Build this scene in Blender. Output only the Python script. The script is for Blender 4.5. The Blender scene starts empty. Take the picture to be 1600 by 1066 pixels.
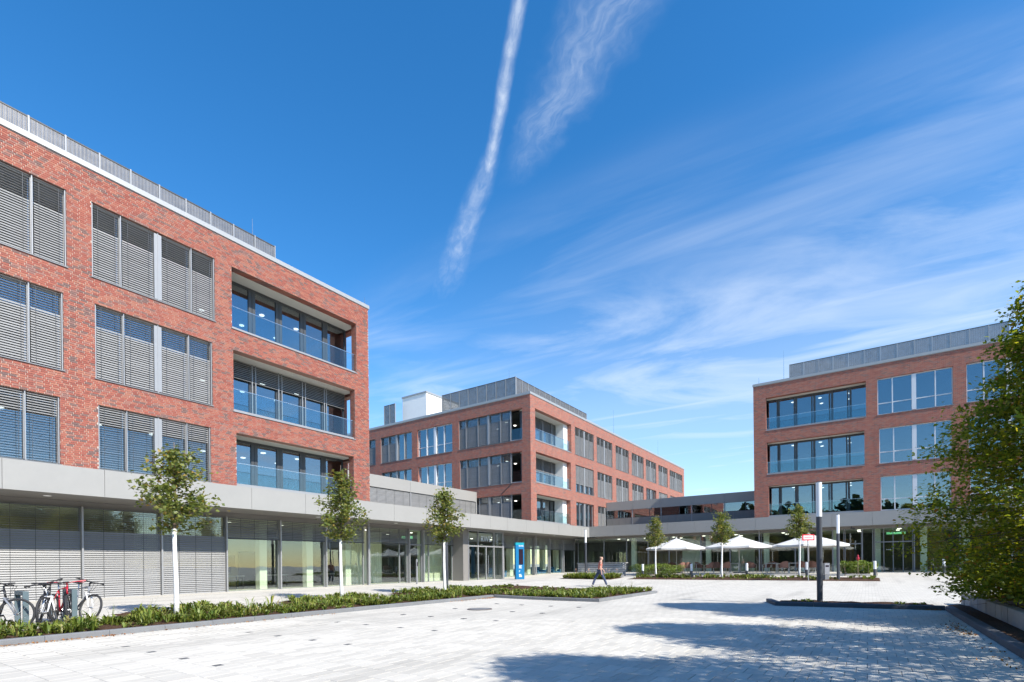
import bpy, math, random
import numpy as np
from mathutils import Vector, Matrix
R_ = math.radians
random.seed(7); RNG = np.random.default_rng(7)
scene = bpy.context.scene
col = scene.collection

# ------------------------------------------------------------------ camera
FPX, TH, ROLL, V0, EYE = 812.12, R_(34.4315), R_(-0.6), 881.83, 1.4
Fv = Vector((math.cos(TH), math.sin(TH), 0)); Rv = Vector((math.sin(TH), -math.cos(TH), 0)); Uv = Vector((0, 0, 1))
cr = Rv*math.cos(ROLL) + Uv*math.sin(ROLL); cu = -Rv*math.sin(ROLL) + Uv*math.cos(ROLL)
cam_d = bpy.data.cameras.new('camera'); cam = bpy.data.objects.new('camera', cam_d); col.objects.link(cam)
cam.matrix_world = Matrix(((cr.x, cu.x, -Fv.x, 0), (cr.y, cu.y, -Fv.y, 0), (cr.z, cu.z, -Fv.z, EYE), (0, 0, 0, 1)))
cam_d.sensor_width = 36; cam_d.sensor_fit = 'HORIZONTAL'; cam_d.lens = 36*FPX/1600
cam_d.shift_y = (V0-533)/1600; cam_d.clip_start = .1; cam_d.clip_end = 6000
scene.camera = cam

# ------------------------------------------------------------------ sun, sky, exposure
SUN_TO = Vector((.15, 1.0, -.86)).normalized()          # the way the light travels
sun_el = math.asin(-SUN_TO.z)
sd = bpy.data.lights.new('sun', 'SUN'); sd.energy = 4.8; sd.angle = R_(.53); sd.color = (1, .955, .88)
sun = bpy.data.objects.new('sun', sd); col.objects.link(sun)
sun.rotation_euler = SUN_TO.to_track_quat('-Z', 'Y').to_euler(); sun.location = (-20, -60, 60)
vs = scene.view_settings
vs.view_transform = 'Standard'; vs.look = 'None'; vs.exposure = 0.68; vs.gamma = 1; vs.use_curve_mapping = False
scene.render.engine = 'CYCLES'; scene.cycles.use_denoising = True
scene.cycles.max_bounces = 8; scene.cycles.transparent_max_bounces = 24; scene.cycles.glossy_bounces = 4
scene.cycles.sample_clamp_indirect = 6


class NT:
    """small helper to write node graphs"""
    def __init__(s, tree): s.t = tree; tree.nodes.clear()
    def n(s, typ, **kw):
        nd = s.t.nodes.new(typ)
        ins = kw.pop('ins', {})
        for k, v in kw.items(): setattr(nd, k, v)
        for k, v in ins.items(): s.set(nd, k, v)
        return nd
    def set(s, nd, k, v):
        sock = nd.inputs[k]
        if isinstance(v, bpy.types.NodeSocket): s.t.links.new(v, sock)
        else:
            if sock.type == 'RGBA' and len(v) == 3: v = (*v, 1)
            sock.default_value = v
    def m(s, op, a, b=0.0, c=None, clamp=False):
        nd = s.n('ShaderNodeMath', operation=op, use_clamp=clamp)
        s.set(nd, 0, a); s.set(nd, 1, b)
        if c is not None: s.set(nd, 2, c)
        return nd.outputs[0]
    def ss(s, x, lo, hi):
        nd = s.n('ShaderNodeMapRange', interpolation_type='SMOOTHSTEP')
        s.set(nd, 0, x); s.set(nd, 1, lo); s.set(nd, 2, hi)
        return nd.outputs[0]
    def mix(s, f, a, b, bt='MIX'):
        nd = s.n('ShaderNodeMix', data_type='RGBA', blend_type=bt)
        s.set(nd, 0, f); s.set(nd, 6, a); s.set(nd, 7, b)
        return nd.outputs[2]
    def noise(s, vec, scale, detail=4, rough=.55, dist=0.0):
        nd = s.n('ShaderNodeTexNoise'); 
        if vec is not None: s.set(nd, 'Vector', vec)
        s.set(nd, 'Scale', scale); s.set(nd, 'Detail', detail); s.set(nd, 'Roughness', rough); s.set(nd, 'Distortion', dist)
        return nd.outputs[0]
    def xyz(s, x, y, z=0.0):
        nd = s.n('ShaderNodeCombineXYZ'); s.set(nd, 0, x); s.set(nd, 1, y); s.set(nd, 2, z); return nd.outputs[0]
    def ramp(s, f, stops, interp='LINEAR'):
        nd = s.n('ShaderNodeValToRGB'); nd.color_ramp.interpolation = interp
        el = nd.color_ramp.elements
        while len(el) < len(stops): el.new(.5)
        for e, (p, c) in zip(el, stops): e.position = p; e.color = (*c, 1)
        s.set(nd, 0, f); return nd.outputs[0]


world = bpy.data.worlds.new('World'); scene.world = world; world.use_nodes = True
w = NT(world.node_tree)
sky = w.n('ShaderNodeTexSky', sky_type='NISHITA', sun_disc=False)
sky.sun_elevation = sun_el; sky.sun_rotation = math.atan2(-SUN_TO.x, -SUN_TO.y)
sky.altitude = 200; sky.air_density = 1.0; sky.dust_density = .25; sky.ozone_density = 2.6
hs = w.n('ShaderNodeHueSaturation', ins={'Saturation': 1.34, 'Value': 1.34, 'Color': sky.outputs[0]})
geo = w.n('ShaderNodeTexCoord')
sep = w.n('ShaderNodeSeparateXYZ', ins={0: geo.outputs['Generated']})
dz = w.m('MAXIMUM', sep.outputs[2], .06)
px, py = w.m('DIVIDE', sep.outputs[0], dz), w.m('DIVIDE', sep.outputs[1], dz)     # a flat cloud layer high above
up = w.ss(sep.outputs[2], .0, .12)
P2 = w.xyz(px, py)


def trail(a, b, wa, wb, ta, tb, amp, seed):
    """a strip of ice cloud along the line a-b of the cloud layer, from width wa to wb"""
    a, b = Vector(a), Vector(b); d = b-a; L = d.length; d = d/L
    rx, ry = w.m('SUBTRACT', px, a.x), w.m('SUBTRACT', py, a.y)
    t = w.m('DIVIDE', w.m('ADD', w.m('MULTIPLY', rx, d.x), w.m('MULTIPLY', ry, d.y)), L)
    s_ = w.m('SUBTRACT', w.m('MULTIPLY', rx, d.y), w.m('MULTIPLY', ry, d.x))
    wob = w.m('MULTIPLY', w.m('SUBTRACT', w.noise(w.xyz(px, py, seed), 9, 3), .5), wa*.9)
    s_ = w.m('ABSOLUTE', w.m('ADD', s_, wob))
    wid = w.m('MULTIPLY_ADD', t, wb-wa, wa)
    wid = w.m('MAXIMUM', wid, .004)
    core = w.m('SUBTRACT', 1.0, w.ss(w.m('DIVIDE', s_, wid), .0, 1.1))
    ends = w.m('MULTIPLY', w.ss(t, ta[0], ta[1]), w.m('SUBTRACT', 1.0, w.ss(t, tb[0], tb[1])))
    grain = w.ss(w.noise(w.xyz(w.m('MULTIPLY', t, L*14), w.m('MULTIPLY', s_, 42), seed+3), 1.0, 6, .6, .6), .22, .8)
    fib = w.ss(w.noise(w.xyz(px, py, seed+9), 13, 5, .6, .5), .28, .7)
    g = w.m('MULTIPLY', grain, w.m('MULTIPLY_ADD', fib, .6, .4))
    return w.m('MULTIPLY', w.m('MULTIPLY', core, ends), w.m('MULTIPLY', w.m('MULTIPLY_ADD', g, .8, .2), amp))


tr = [trail((.773, .501), (1.051, .776), .016, .019, (-3, -2), (1.0, 1.12), .82, 1.0),
      trail((1.02, .745), (1.46, 1.307), .024, .085, (-.1, .12), (.4, 1.15), .42, 2.0),
      trail((.87, .363), (1.138, .767), .105, .05, (-3.5, -1.0), (.5, 1.08), .34, 5.0)]
# cirrus: thin streaks of the layer drawn out along one direction
st1 = w.noise(w.xyz(w.m('MULTIPLY_ADD', py, .10, w.m('MULTIPLY', px, 2.6)), w.m('MULTIPLY', py, .55), 4.0), 1.3, 6, .55, .5)
st2 = w.noise(w.xyz(w.m('MULTIPLY', px, 1.0), w.m('MULTIPLY', py, .8), 11.0), .8, 3, .5)
band = w.m('MULTIPLY', w.ss(px, 1.12, 1.7), 1.0)
cir = w.m('MULTIPLY', w.m('MULTIPLY', w.ss(st1, .34, .85), w.ss(st2, .22, .62)), w.m('MULTIPLY', band, .62))
veil = w.m('MULTIPLY', w.ss(px, 1.1, 3.6), .26)
st3 = w.noise(w.xyz(w.m('MULTIPLY_ADD', py, .25, w.m('MULTIPLY', px, 1.15)), w.m('MULTIPLY', py, .8), 23.0), 1.1, 7, .6, .8)
soft = w.m('MULTIPLY', w.m('MULTIPLY', w.ss(st3, .36, .80), w.ss(px, 1.25, 2.2)), .50)
dens = w.m('MAXIMUM', w.m('MAXIMUM', cir, soft), veil)
for q in tr: dens = w.m('MAXIMUM', dens, q)
dens = w.m('MULTIPLY', dens, up, clamp=True)
skyc = w.mix(dens, hs.outputs[0], (5.6, 6.1, 6.7))
bg = w.n('ShaderNodeBackground', ins={'Color': skyc, 'Strength': .115})
wo = w.n('ShaderNodeOutputWorld', ins={0: bg.outputs[0]})

# ------------------------------------------------------------------ materials
MATS = {}


def new_mat(name):
    m = bpy.data.materials.new(name); m.use_nodes = True; MATS[name] = m
    return m, NT(m.node_tree)


def principled(nt, **ins):
    p = nt.n('ShaderNodeBsdfPrincipled')
    for k, v in ins.items(): nt.set(p, k.replace('_', ' '), v)
    nt.n('ShaderNodeOutputMaterial', ins={0: p.outputs[0]})
    return p


def pos(nt): return nt.n('ShaderNodeNewGeometry').outputs['Position']
def objc(nt): return nt.n('ShaderNodeTexCoord').outputs['Object']


def M_plain(name, c, rough=.55, metal=0.0, var=.12, scale=3.0, bump=0.0, bscale=60, spec=.5, island=0.0, coat=0.0):
    m, t = new_mat(name)
    v = objc(t)
    n1 = t.noise(v, scale, 5, .6); n2 = t.noise(v, scale*9, 3, .6)
    f = t.m('MULTIPLY_ADD', n1, 1.4, t.m('MULTIPLY_ADD', n2, .6, -1.0))
    k = t.m('MULTIPLY_ADD', f, var*1.6, 1.0)
    if island:
        g = t.n('ShaderNodeNewGeometry'); oi = t.n('ShaderNodeObjectInfo')
        rr = t.m('FRACT', t.m('ADD', g.outputs['Random Per Island'], oi.outputs['Random']))
        k = t.m('MULTIPLY', k, t.m('MULTIPLY_ADD', rr, island*2, 1-island))
    cc = t.mix(1.0, (*c, 1), t.xyz(k, k, k), 'MULTIPLY')
    p = principled(t, Base_Color=cc, Roughness=t.m('MULTIPLY_ADD', n2, .2, rough-.1, clamp=True), Metallic=metal, Specular_IOR_Level=spec, Coat_Weight=coat)
    if bump:
        b = t.n('ShaderNodeBump', ins={'Strength': bump, 'Distance': .01, 'Height': t.noise(v, bscale, 4, .6)})
        t.set(p, 'Normal', b.outputs[0])
    return m


def brick_ramp(t, f):
    return t.ramp(f, [(0, (.235, .070, .052)), (.22, (.29, .088, .063)), (.48, (.32, .106, .073)), (.66, (.34, .138, .092)), (.80, (.25, .125, .105)), (.90, (.165, .098, .085)), (1, (.145, .092, .084))])


def M_brickpiece():
    m, t = new_mat('fired_brick')
    g = t.n('ShaderNodeNewGeometry'); oi = t.n('ShaderNodeObjectInfo')
    r = t.m('FRACT', t.m('ADD', g.outputs['Random Per Island'], t.m('MULTIPLY', oi.outputs['Random'], 7.31)))
    n = t.noise(g.outputs['Position'], 40, 4, .65)
    n3 = t.noise(g.outputs['Position'], .8, 3, .5)
    c = brick_ramp(t, t.m('ADD', r, t.m('MULTIPLY_ADD', n3, .24, -.12), clamp=True))
    c = t.mix(t.m('MULTIPLY', t.ss(n, .45, .8), .3), c, (.40, .18, .13))
    sp = t.n('ShaderNodeSeparateXYZ', ins={0: g.outputs['Position']})
    stn = t.noise(t.xyz(t.m('MULTIPLY', t.m('ADD', sp.outputs[0], sp.outputs[1]), 2.6), t.m('MULTIPLY', sp.outputs[2], .22), 1.0), 1.0, 4, .6)
    c = t.mix(t.m('MULTIPLY', t.ss(stn, .5, .8), .3), c, (.14, .07, .06))
    p = principled(t, Base_Color=c, Roughness=.82, Specular_IOR_Level=.3)
    b = t.n('ShaderNodeBump', ins={'Strength': .5, 'Distance': .006, 'Height': n}); t.set(p, 'Normal', b.outputs[0])
    return m


def M_brickwall():
    m, t = new_mat('brickwork')
    P = pos(t); s3 = t.n('ShaderNodeSeparateXYZ', ins={0: P})
    u = t.m('ADD', s3.outputs[0], s3.outputs[1])
    v = t.xyz(u, s3.outputs[2], 0.0)
    br = t.n('ShaderNodeTexBrick', offset=.5, ins={'Vector': v, 'Scale': 1.0, 'Mortar Size': .007, 'Mortar Smooth': .3, 'Brick Width': .21, 'Row Height': .0714, 'Bias': 0.0,
             'Color1': (0, 0, 0), 'Color2': (1, 1, 1), 'Mortar': (.5, .5, .5)})
    n3 = t.noise(P, .7, 4, .55); n = t.noise(P, 30, 4, .6)
    f = t.m('ADD', br.outputs['Color'], t.m('MULTIPLY_ADD', n3, .5, -.25), clamp=True)
    c = brick_ramp(t, f)
    c = t.mix(t.m('MULTIPLY', n, .3), c, (.34, .16, .12))
    c = t.mix(t.m('MULTIPLY', br.outputs['Fac'], .5), c, (.42, .33, .27))
    stn = t.noise(t.xyz(t.m('MULTIPLY', u, 2.6), t.m('MULTIPLY', s3.outputs[2], .22), 1.0), 1.0, 4, .6)
    c = t.mix(t.m('MULTIPLY', t.ss(stn, .5, .8), .35), c, (.13, .07, .06))
    p = principled(t, Base_Color=c, Roughness=.85, Specular_IOR_Level=.3)
    h = t.m('SUBTRACT', t.m('MULTIPLY', n, .3), br.outputs['Fac'])
    b = t.n('ShaderNodeBump', ins={'Strength': .6, 'Distance': .012, 'Height': h}); t.set(p, 'Normal', b.outputs[0])
    return m


def M_glass(name, tint, ior, rough=0.0):
    """a pane of coated facade glass: part mirror, part tinted see-through"""
    m, t = new_mat(name)
    gg = t.n('ShaderNodeNewGeometry')
    fr = t.n('ShaderNodeFresnel', ins={'IOR': t.m('MULTIPLY_ADD', gg.outputs['Backfacing'], 1/ior-ior, ior)})
    P = pos(t)
    wav = t.n('ShaderNodeBump', ins={'Strength': .05, 'Distance': .03, 'Height': t.noise(P, .9, 2, .4)})
    tr_ = t.n('ShaderNodeBsdfTransparent', ins={'Color': tint})
    gl = t.n('ShaderNodeBsdfGlossy', ins={'Color': (.93, .97, 1), 'Roughness': rough, 'Normal': wav.outputs[0]})
    mx = t.n('ShaderNodeMixShader', ins={0: fr.outputs[0], 1: tr_.outputs[0], 2: gl.outputs[0]})
    t.n('ShaderNodeOutputMaterial', ins={0: mx.outputs[0]})
    return m


def M_screen():
    """perforated sheet: fine round holes let the sky through"""
    m, t = new_mat('perforated_sheet')
    P = pos(t); s3 = t.n('ShaderNodeSeparateXYZ', ins={0: P})
    u = t.m('ADD', s3.outputs[0], s3.outputs[1])
    wv = t.m('SINE', t.m('MULTIPLY', u, 52))
    n = t.noise(P, 2.5, 4)
    k = t.m('MULTIPLY_ADD', n, .14, t.m('MULTIPLY_ADD', wv, .025, .085))
    p = t.n('ShaderNodeBsdfPrincipled', ins={'Base Color': t.xyz(t.m('MULTIPLY', k, 1.06), t.m('MULTIPLY', k, 1.0), t.m('MULTIPLY', k, .93)), 'Roughness': .5, 'Metallic': .35})
    hx = t.m('ABSOLUTE', t.m('SUBTRACT', t.m('FRACT', t.m('MULTIPLY', u, 24)), .5)); hz = t.m('ABSOLUTE', t.m('SUBTRACT', t.m('FRACT', t.m('MULTIPLY', s3.outputs[2], 24)), .5))
    rr = t.m('SQRT', t.m('ADD', t.m('MULTIPLY', hx, hx), t.m('MULTIPLY', hz, hz)))
    hole = t.m('LESS_THAN', rr, .30)
    tr_ = t.n('ShaderNodeBsdfTransparent')
    mx = t.n('ShaderNodeMixShader', ins={0: hole, 1: p.outputs[0], 2: tr_.outputs[0]})
    t.n('ShaderNodeOutputMaterial', ins={0: mx.outputs[0]})
    return m


def M_leaf(name, stops, trans=.35, rough=.45):
    m, t = new_mat(name)
    g = t.n('ShaderNodeNewGeometry')
    n = t.noise(g.outputs['Position'], .9, 3)
    f = t.m('ADD', g.outputs['Random Per Island'], t.m('MULTIPLY_ADD', n, .6, -.3), clamp=True)
    c = t.ramp(f, stops)
    p = t.n('ShaderNodeBsdfPrincipled', ins={'Base Color': c, 'Roughness': rough, 'Specular IOR Level': .45})
    tl = t.n('ShaderNodeBsdfTranslucent', ins={'Color': t.mix(1.0, c, (1.5, 1.45, .55, 1), 'MULTIPLY')})
    mx = t.n('ShaderNodeMixShader', ins={0: trans, 1: p.outputs[0], 2: tl.outputs[0]})
    t.n('ShaderNodeOutputMaterial', ins={0: mx.outputs[0]})
    return m


def M_emit(name, c, s):
    m, t = new_mat(name)
    p = principled(t, Base_Color=(.8, .8, .8, 1), Emission_Color=(*c, 1), Emission_Strength=s)
    return m


def M_paving(name, joints=True, base=(.545, .512, .448)):
    m, t = new_mat(name)
    g = t.n('ShaderNodeNewGeometry'); oi = t.n('ShaderNodeObjectInfo'); P = g.outputs['Position']
    s3 = t.n('ShaderNodeSeparateXYZ', ins={0: P})
    big = t.noise(P, .12, 4, .6); mid = t.noise(P, 1.1, 5, .6); fine = t.noise(P, 85, 3, .7); grit = t.noise(P, 18, 4, .7)
    k = t.m('MULTIPLY_ADD', big, .26, t.m('MULTIPLY_ADD', mid, .22, t.m('MULTIPLY_ADD', fine, .22, t.m('MULTIPLY_ADD', grit, .16, .57))))
    # tyre wear: faint darker lanes along the drive
    lane = t.noise(t.xyz(t.m('MULTIPLY', s3.outputs[0], .10), t.m('MULTIPLY', s3.outputs[1], 1.0), 2.0), .9, 4, .6, .4)
    k = t.m('MULTIPLY', k, t.m('SUBTRACT', 1.0, t.m('MULTIPLY', t.ss(lane, .50, .72), .20)))
    spot = t.ss(t.noise(P, 4.5, 2, .4), .70, .78)
    k = t.m('MULTIPLY', k, t.m('SUBTRACT', 1.0, t.m('MULTIPLY', spot, .18)))
    if joints:
        v = t.xyz(s3.outputs[1], s3.outputs[0], 0.0)
        br = t.n('ShaderNodeTexBrick', offset=.5, ins={'Vector': v, 'Scale': 1.0, 'Mortar Size': .004, 'Mortar Smooth': .2, 'Brick Width': .235, 'Row Height': .38,
                 'Color1': (.94, .94, .94), 'Color2': (1.04, 1.04, 1.04), 'Mortar': (.5, .5, .48)})
        cc = t.mix(1.0, t.xyz(k, k, k), br.outputs['Color'], 'MULTIPLY')
        h = t.m('SUBTRACT', t.m('MULTIPLY', fine, .25), br.outputs['Fac'])
    else:
        rr = t.m('FRACT', t.m('ADD', g.outputs['Random Per Island'], t.m('MULTIPLY', oi.outputs['Random'], 5.77)))
        k2 = t.m('MULTIPLY', k, t.m('MULTIPLY_ADD', rr, .18, .90)); cc = t.xyz(k2, k2, k2); h = t.m('MULTIPLY', fine, .3)
    c = t.mix(1.0, cc, (*base, 1), 'MULTIPLY')
    p = principled(t, Base_Color=c, Roughness=.88, Specular_IOR_Level=.25)
    b = t.n('ShaderNodeBump', ins={'Strength': .5, 'Distance': .006, 'Height': h}); t.set(p, 'Normal', b.outputs[0])
    return m


def M_soil():
    m, t = new_mat('soil'); P = pos(t)
    n = t.noise(P, 22, 6, .7); n2 = t.noise(P, 2, 3)
    c = t.ramp(t.m('ADD', t.m('MULTIPLY', n, .75), t.m('MULTIPLY', n2, .25)), [(.3, (.035, .022, .015)), (.55, (.10, .058, .038)), (.75, (.20, .12, .08))])
    p = principled(t, Base_Color=c, Roughness=.95, Specular_IOR_Level=.1)
    b = t.n('ShaderNodeBump', ins={'Strength': 1.0, 'Distance': .05, 'Height': n}); t.set(p, 'Normal', b.outputs[0])
    return m


M_brickpiece(); M_brickwall(); M_screen(); M_soil()
M_plain('mortar', (.55, .47, .40), .95, bump=.3)
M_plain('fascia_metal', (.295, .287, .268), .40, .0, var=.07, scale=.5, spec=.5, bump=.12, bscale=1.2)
M_plain('white_frame', (.60, .61, .63), .4, .1, var=.04)
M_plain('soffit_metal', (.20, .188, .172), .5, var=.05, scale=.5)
M_plain('light_aluminium', (.30, .302, .305), .38, .25, var=.05)
M_plain('blind_aluminium', (.27, .267, .26), .42, .15, var=.05, island=.05)
M_plain('dark_frame', (.055, .058, .062), .4, var=.08)
M_plain('grey_frame', (.20, .205, .21), .42, .1, var=.08)
M_plain('coping_metal', (.36, .36, .352), .4, .3, var=.05)
M_plain('plaster', (.70, .67, .60), .9, var=.05, bump=.05)
M_plain('white_render', (.80, .80, .78), .85, var=.04)
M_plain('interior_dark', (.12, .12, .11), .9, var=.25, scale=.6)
M_plain('interior_wall', (.55, .48, .30), .85, var=.12, scale=.4)
M_plain('interior_brown', (.20, .125, .075), .7, var=.2, scale=.7)
M_plain('interior_floor', (.30, .28, .25), .35, var=.08)
M_plain('curtain', (.72, .72, .62), .9, var=.06)
M_plain('column_plaster', (.70, .72, .62), .85, var=.05)
M_plain('roof_gravel', (.33, .32, .30), .95, var=.2, scale=6)
M_plain('kerb_stone', (.17, .175, .18), .85, var=.16, scale=5, bump=.4, bscale=90, island=.08)
M_plain('dark_kerb', (.085, .09, .10), .8, var=.2, scale=5, bump=.4, bscale=90, island=.1)
M_plain('wall_concrete', (.33, .325, .31), .88, var=.18, scale=2.2, bump=.35, bscale=60, island=.10)
M_plain('lamp_paint', (.055, .06, .07), .45, var=.12, scale=2)
M_plain('lamp_diffuser', (.86, .87, .86), .35, var=.04)
M_plain('stand_paint', (.10, .14, .155), .5, var=.12)
M_plain('umbrella_cloth', (.62, .61, .58), .9, var=.05)
M_plain('wood_pole', (.40, .30, .20), .6, var=.15)
M_plain('wicker', (.24, .12, .085), .75, var=.3, scale=30, bump=.6, bscale=160)
M_plain('chair_metal', (.62, .60, .56), .35, .5, var=.05)
M_plain('table_top', (.52, .50, .47), .5, var=.08)
M_plain('white_bark', (.78, .77, .73), .9, var=.12, scale=9, bump=.3)
M_plain('bark', (.16, .12, .085), .92, var=.3, scale=9, bump=.7)
M_plain('black_rubber', (.025, .025, .027), .75, var=.2)
M_plain('steel', (.55, .55, .55), .25, .9, var=.05)
M_plain('black_paint', (.022, .022, .025), .35, var=.15)
M_plain('red_paint', (.42, .012, .03), .35, var=.08, coat=.3)
M_plain('white_paint', (.75, .75, .75), .4, var=.05, coat=.3)
M_plain('grey_paint', (.20, .21, .23), .4, var=.08)
M_plain('orange_paint', (.60, .12, .03), .4, var=.08)
M_plain('totem_blue', (.0, .135, .30), .35, var=.06, scale=1.2)
M_plain('totem_teal', (.0, .25, .31), .35, var=.05, scale=1.2)
M_plain('screen_black', (.02, .012, .022), .15, var=.1)
M_plain('skin', (.56, .33, .24), .55, var=.06, scale=12)
M_plain('shirt', (.52, .17, .125), .9, var=.08, scale=14)
M_plain('jeans', (.055, .07, .125), .9, var=.2, scale=14)
M_plain('shoe_leather', (.05, .052, .04), .6, var=.15)
M_plain('hair', (.30, .22, .15), .9, var=.2, scale=40)
M_plain('sofa_blue', (.02, .13, .30), .85, var=.1)
M_plain('slat_wood', (.40, .39, .375), .8, var=.15, scale=6)
M_plain('iron_cover', (.13, .11, .10), .7, var=.25, scale=8, bump=.5)
M_plain('stud_stone', (.11, .11, .11), .85, var=.2)
M_plain('joint_sand', (.20, .19, .17), .95, var=.2, scale=6)
M_plain('sign_red', (.60, .02, .03), .5, var=.04)
M_plain('bin_steel', (.33, .33, .34), .4, .5, var=.06)
M_paving('paving'); M_paving('paver', False)
M_glass('window_glass', (.62, .68, .70), 2.7)
M_glass('shop_glass', (.91, .955, .90), 1.9)
M_glass('balustrade_glass', (.84, .93, .94), 1.6)
M_emit('ceiling_lamp', (1, .97, .9), 2.6); M_emit('exit_green', (.05, .55, .2), .6)
M_leaf('hornbeam_leaf', [(0, (.085, .12, .014)), (.4, (.18, .215, .024)), (.75, (.28, .29, .034)), (.96, (.38, .32, .035)), (1, (.36, .15, .03))], .64)
M_leaf('maple_leaf', [(0, (.08, .115, .03)), (.5, (.17, .205, .055)), (.88, (.26, .27, .075)), (1, (.34, .22, .06))], .38)
M_leaf('bed_leaf', [(0, (.075, .125, .02)), (.5, (.17, .225, .035)), (.9, (.27, .29, .06)), (1, (.32, .26, .10))], .3)
M_leaf('hedge_leaf', [(0, (.08, .14, .025)), (.5, (.19, .27, .05)), (1, (.32, .36, .11))], .3, .35)
M_leaf('dry_leaf', [(0, (.16, .06, .02)), (.5, (.32, .13, .035)), (1, (.42, .22, .06))], .1, .8)
M_leaf('woodland_leaf', [(0, (.012, .026, .010)), (.6, (.03, .05, .016)), (1, (.055, .07, .02))], .1, .8)

# ------------------------------------------------------------------ mesh helpers


class MB:
    def __init__(s): s.v = []; s.f = []; s.mi = None
    def add(s, vs, fs):
        o = len(s.v); s.v.extend([tuple(p) for p in vs]); s.f.extend([tuple(i+o for i in f) for f in fs]); return s
    def box(s, x0, y0, z0, x1, y1, z1):
        x0, x1 = min(x0, x1), max(x0, x1); y0, y1 = min(y0, y1), max(y0, y1); z0, z1 = min(z0, z1), max(z0, z1)
        return s.add([(x0, y0, z0), (x1, y0, z0), (x1, y1, z0), (x0, y1, z0), (x0, y0, z1), (x1, y0, z1), (x1, y1, z1), (x0, y1, z1)],
                     [(0, 3, 2, 1), (4, 5, 6, 7), (0, 1, 5, 4), (1, 2, 6, 5), (2, 3, 7, 6), (3, 0, 4, 7)])
    def cbox(s, c, d, M=None):
        """box by centre and size, turned by M"""
        hx, hy, hz = d[0]/2, d[1]/2, d[2]/2
        pts = [Vector((sx*hx, sy*hy, sz*hz)) for sz in (-1, 1) for sx, sy in ((-1, -1), (1, -1), (1, 1), (-1, 1))]
        if M is not None: pts = [M @ p for p in pts]
        return s.add([p+Vector(c) for p in pts], [(0, 3, 2, 1), (4, 5, 6, 7), (0, 1, 5, 4), (1, 2, 6, 5), (2, 3, 7, 6), (3, 0, 4, 7)])
    def bevbox(s, x0, y0, z0, x1, y1, z1, b):
        """box with chamfered top edges"""
        return s.add([(x0, y0, z0), (x1, y0, z0), (x1, y1, z0), (x0, y1, z0), (x0, y0, z1-b), (x1, y0, z1-b), (x1, y1, z1-b), (x0, y1, z1-b),
                      (x0+b, y0+b, z1), (x1-b, y0+b, z1), (x1-b, y1-b, z1), (x0+b, y1-b, z1)],
                     [(0, 1, 5, 4), (1, 2, 6, 5), (2, 3, 7, 6), (3, 0, 4, 7), (4, 5, 9, 8), (5, 6, 10, 9), (6, 7, 11, 10), (7, 4, 8, 11), (8, 9, 10, 11)])
    def tube(s, pts, r, n=8, closed=False, caps=True):
        pts = [Vector(p) for p in pts]; k = len(pts)
        rs = r if isinstance(r, (list, tuple)) else [r]*k
        o = len(s.v); ref = None
        for i, p in enumerate(pts):
            if closed: d = pts[(i+1) % k]-pts[i-1]
            else: d = pts[min(i+1, k-1)]-pts[max(i-1, 0)]
            d.normalize()
            if ref is None:
                ref = Vector((0, 0, 1)) if abs(d.z) < .9 else Vector((1, 0, 0))
            a = d.cross(ref).normalized(); b = a.cross(d).normalized(); ref = b
            for j in range(n):
                t = 2*math.pi*j/n
                s.v.append(tuple(p+(a*math.cos(t)+b*math.sin(t))*rs[i]))
        for i in range(k if closed else k-1):
            i2 = (i+1) % k
            for j in range(n):
                j2 = (j+1) % n
                s.f.append((o+i*n+j, o+i*n+j2, o+i2*n+j2, o+i2*n+j))
        if caps and not closed:
            s.f.append(tuple(o+j for j in range(n))[::-1]); s.f.append(tuple(o+(k-1)*n+j for j in range(n)))
        return s
    def lathe(s, prof, n=16, c=(0, 0, 0)):
        o = len(s.v)
        for r, z in prof:
            for j in range(n):
                t = 2*math.pi*j/n; s.v.append((c[0]+r*math.cos(t), c[1]+r*math.sin(t), c[2]+z))
        for i in range(len(prof)-1):
            for j in range(n):
                j2 = (j+1) % n; s.f.append((o+i*n+j, o+i*n+j2, o+(i+1)*n+j2, o+(i+1)*n+j))
        s.f.append(tuple(o+j for j in range(n))[::-1]); s.f.append(tuple(o+(len(prof)-1)*n+j for j in range(n)))
        return s
    def mesh(s, name, mat, off=(0, 0, 0), smooth=False):
        me = bpy.data.meshes.new(name)
        ox, oy, oz = off
        me.from_pydata([(a-ox, b-oy, c-oz) for a, b, c in s.v], [], s.f)
        me.materials.append(MATS[mat])
        if smooth: me.polygons.foreach_set('use_smooth', [True]*len(me.polygons))
        me.update(); return me
    def build(s, name, mat, parent=None, off=None, smooth=False, kind=None, label=None):
        if off is None: off = root_loc(parent)
        o = bpy.data.objects.new(name, s.mesh(name, mat, off, smooth)); col.objects.link(o)
        if parent is not None: o.parent = parent
        if kind: o['kind'] = kind
        if label: o['label'] = label
        return o


def root_loc(p):
    if p is None: return (0, 0, 0)
    while p.parent is not None: p = p.parent
    return tuple(p.location)


def thing(name, label, cat, loc=(0, 0, 0), rz=0.0, group=None):
    o = bpy.data.objects.new(name, None); col.objects.link(o); o.empty_display_size = .3
    o.location = loc; o.rotation_euler = (0, 0, rz)
    return tag(o, label, cat, group)


def tag(o, label, cat, group=None):
    o['label'] = label; o['category'] = cat
    if group: o['group'] = group
    return o


def copy_tree(o, parent=None):
    c = o.copy(); col.objects.link(c); c.parent = parent
    for ch in list(o.children): copy_tree(ch, c)
    return c


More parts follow.
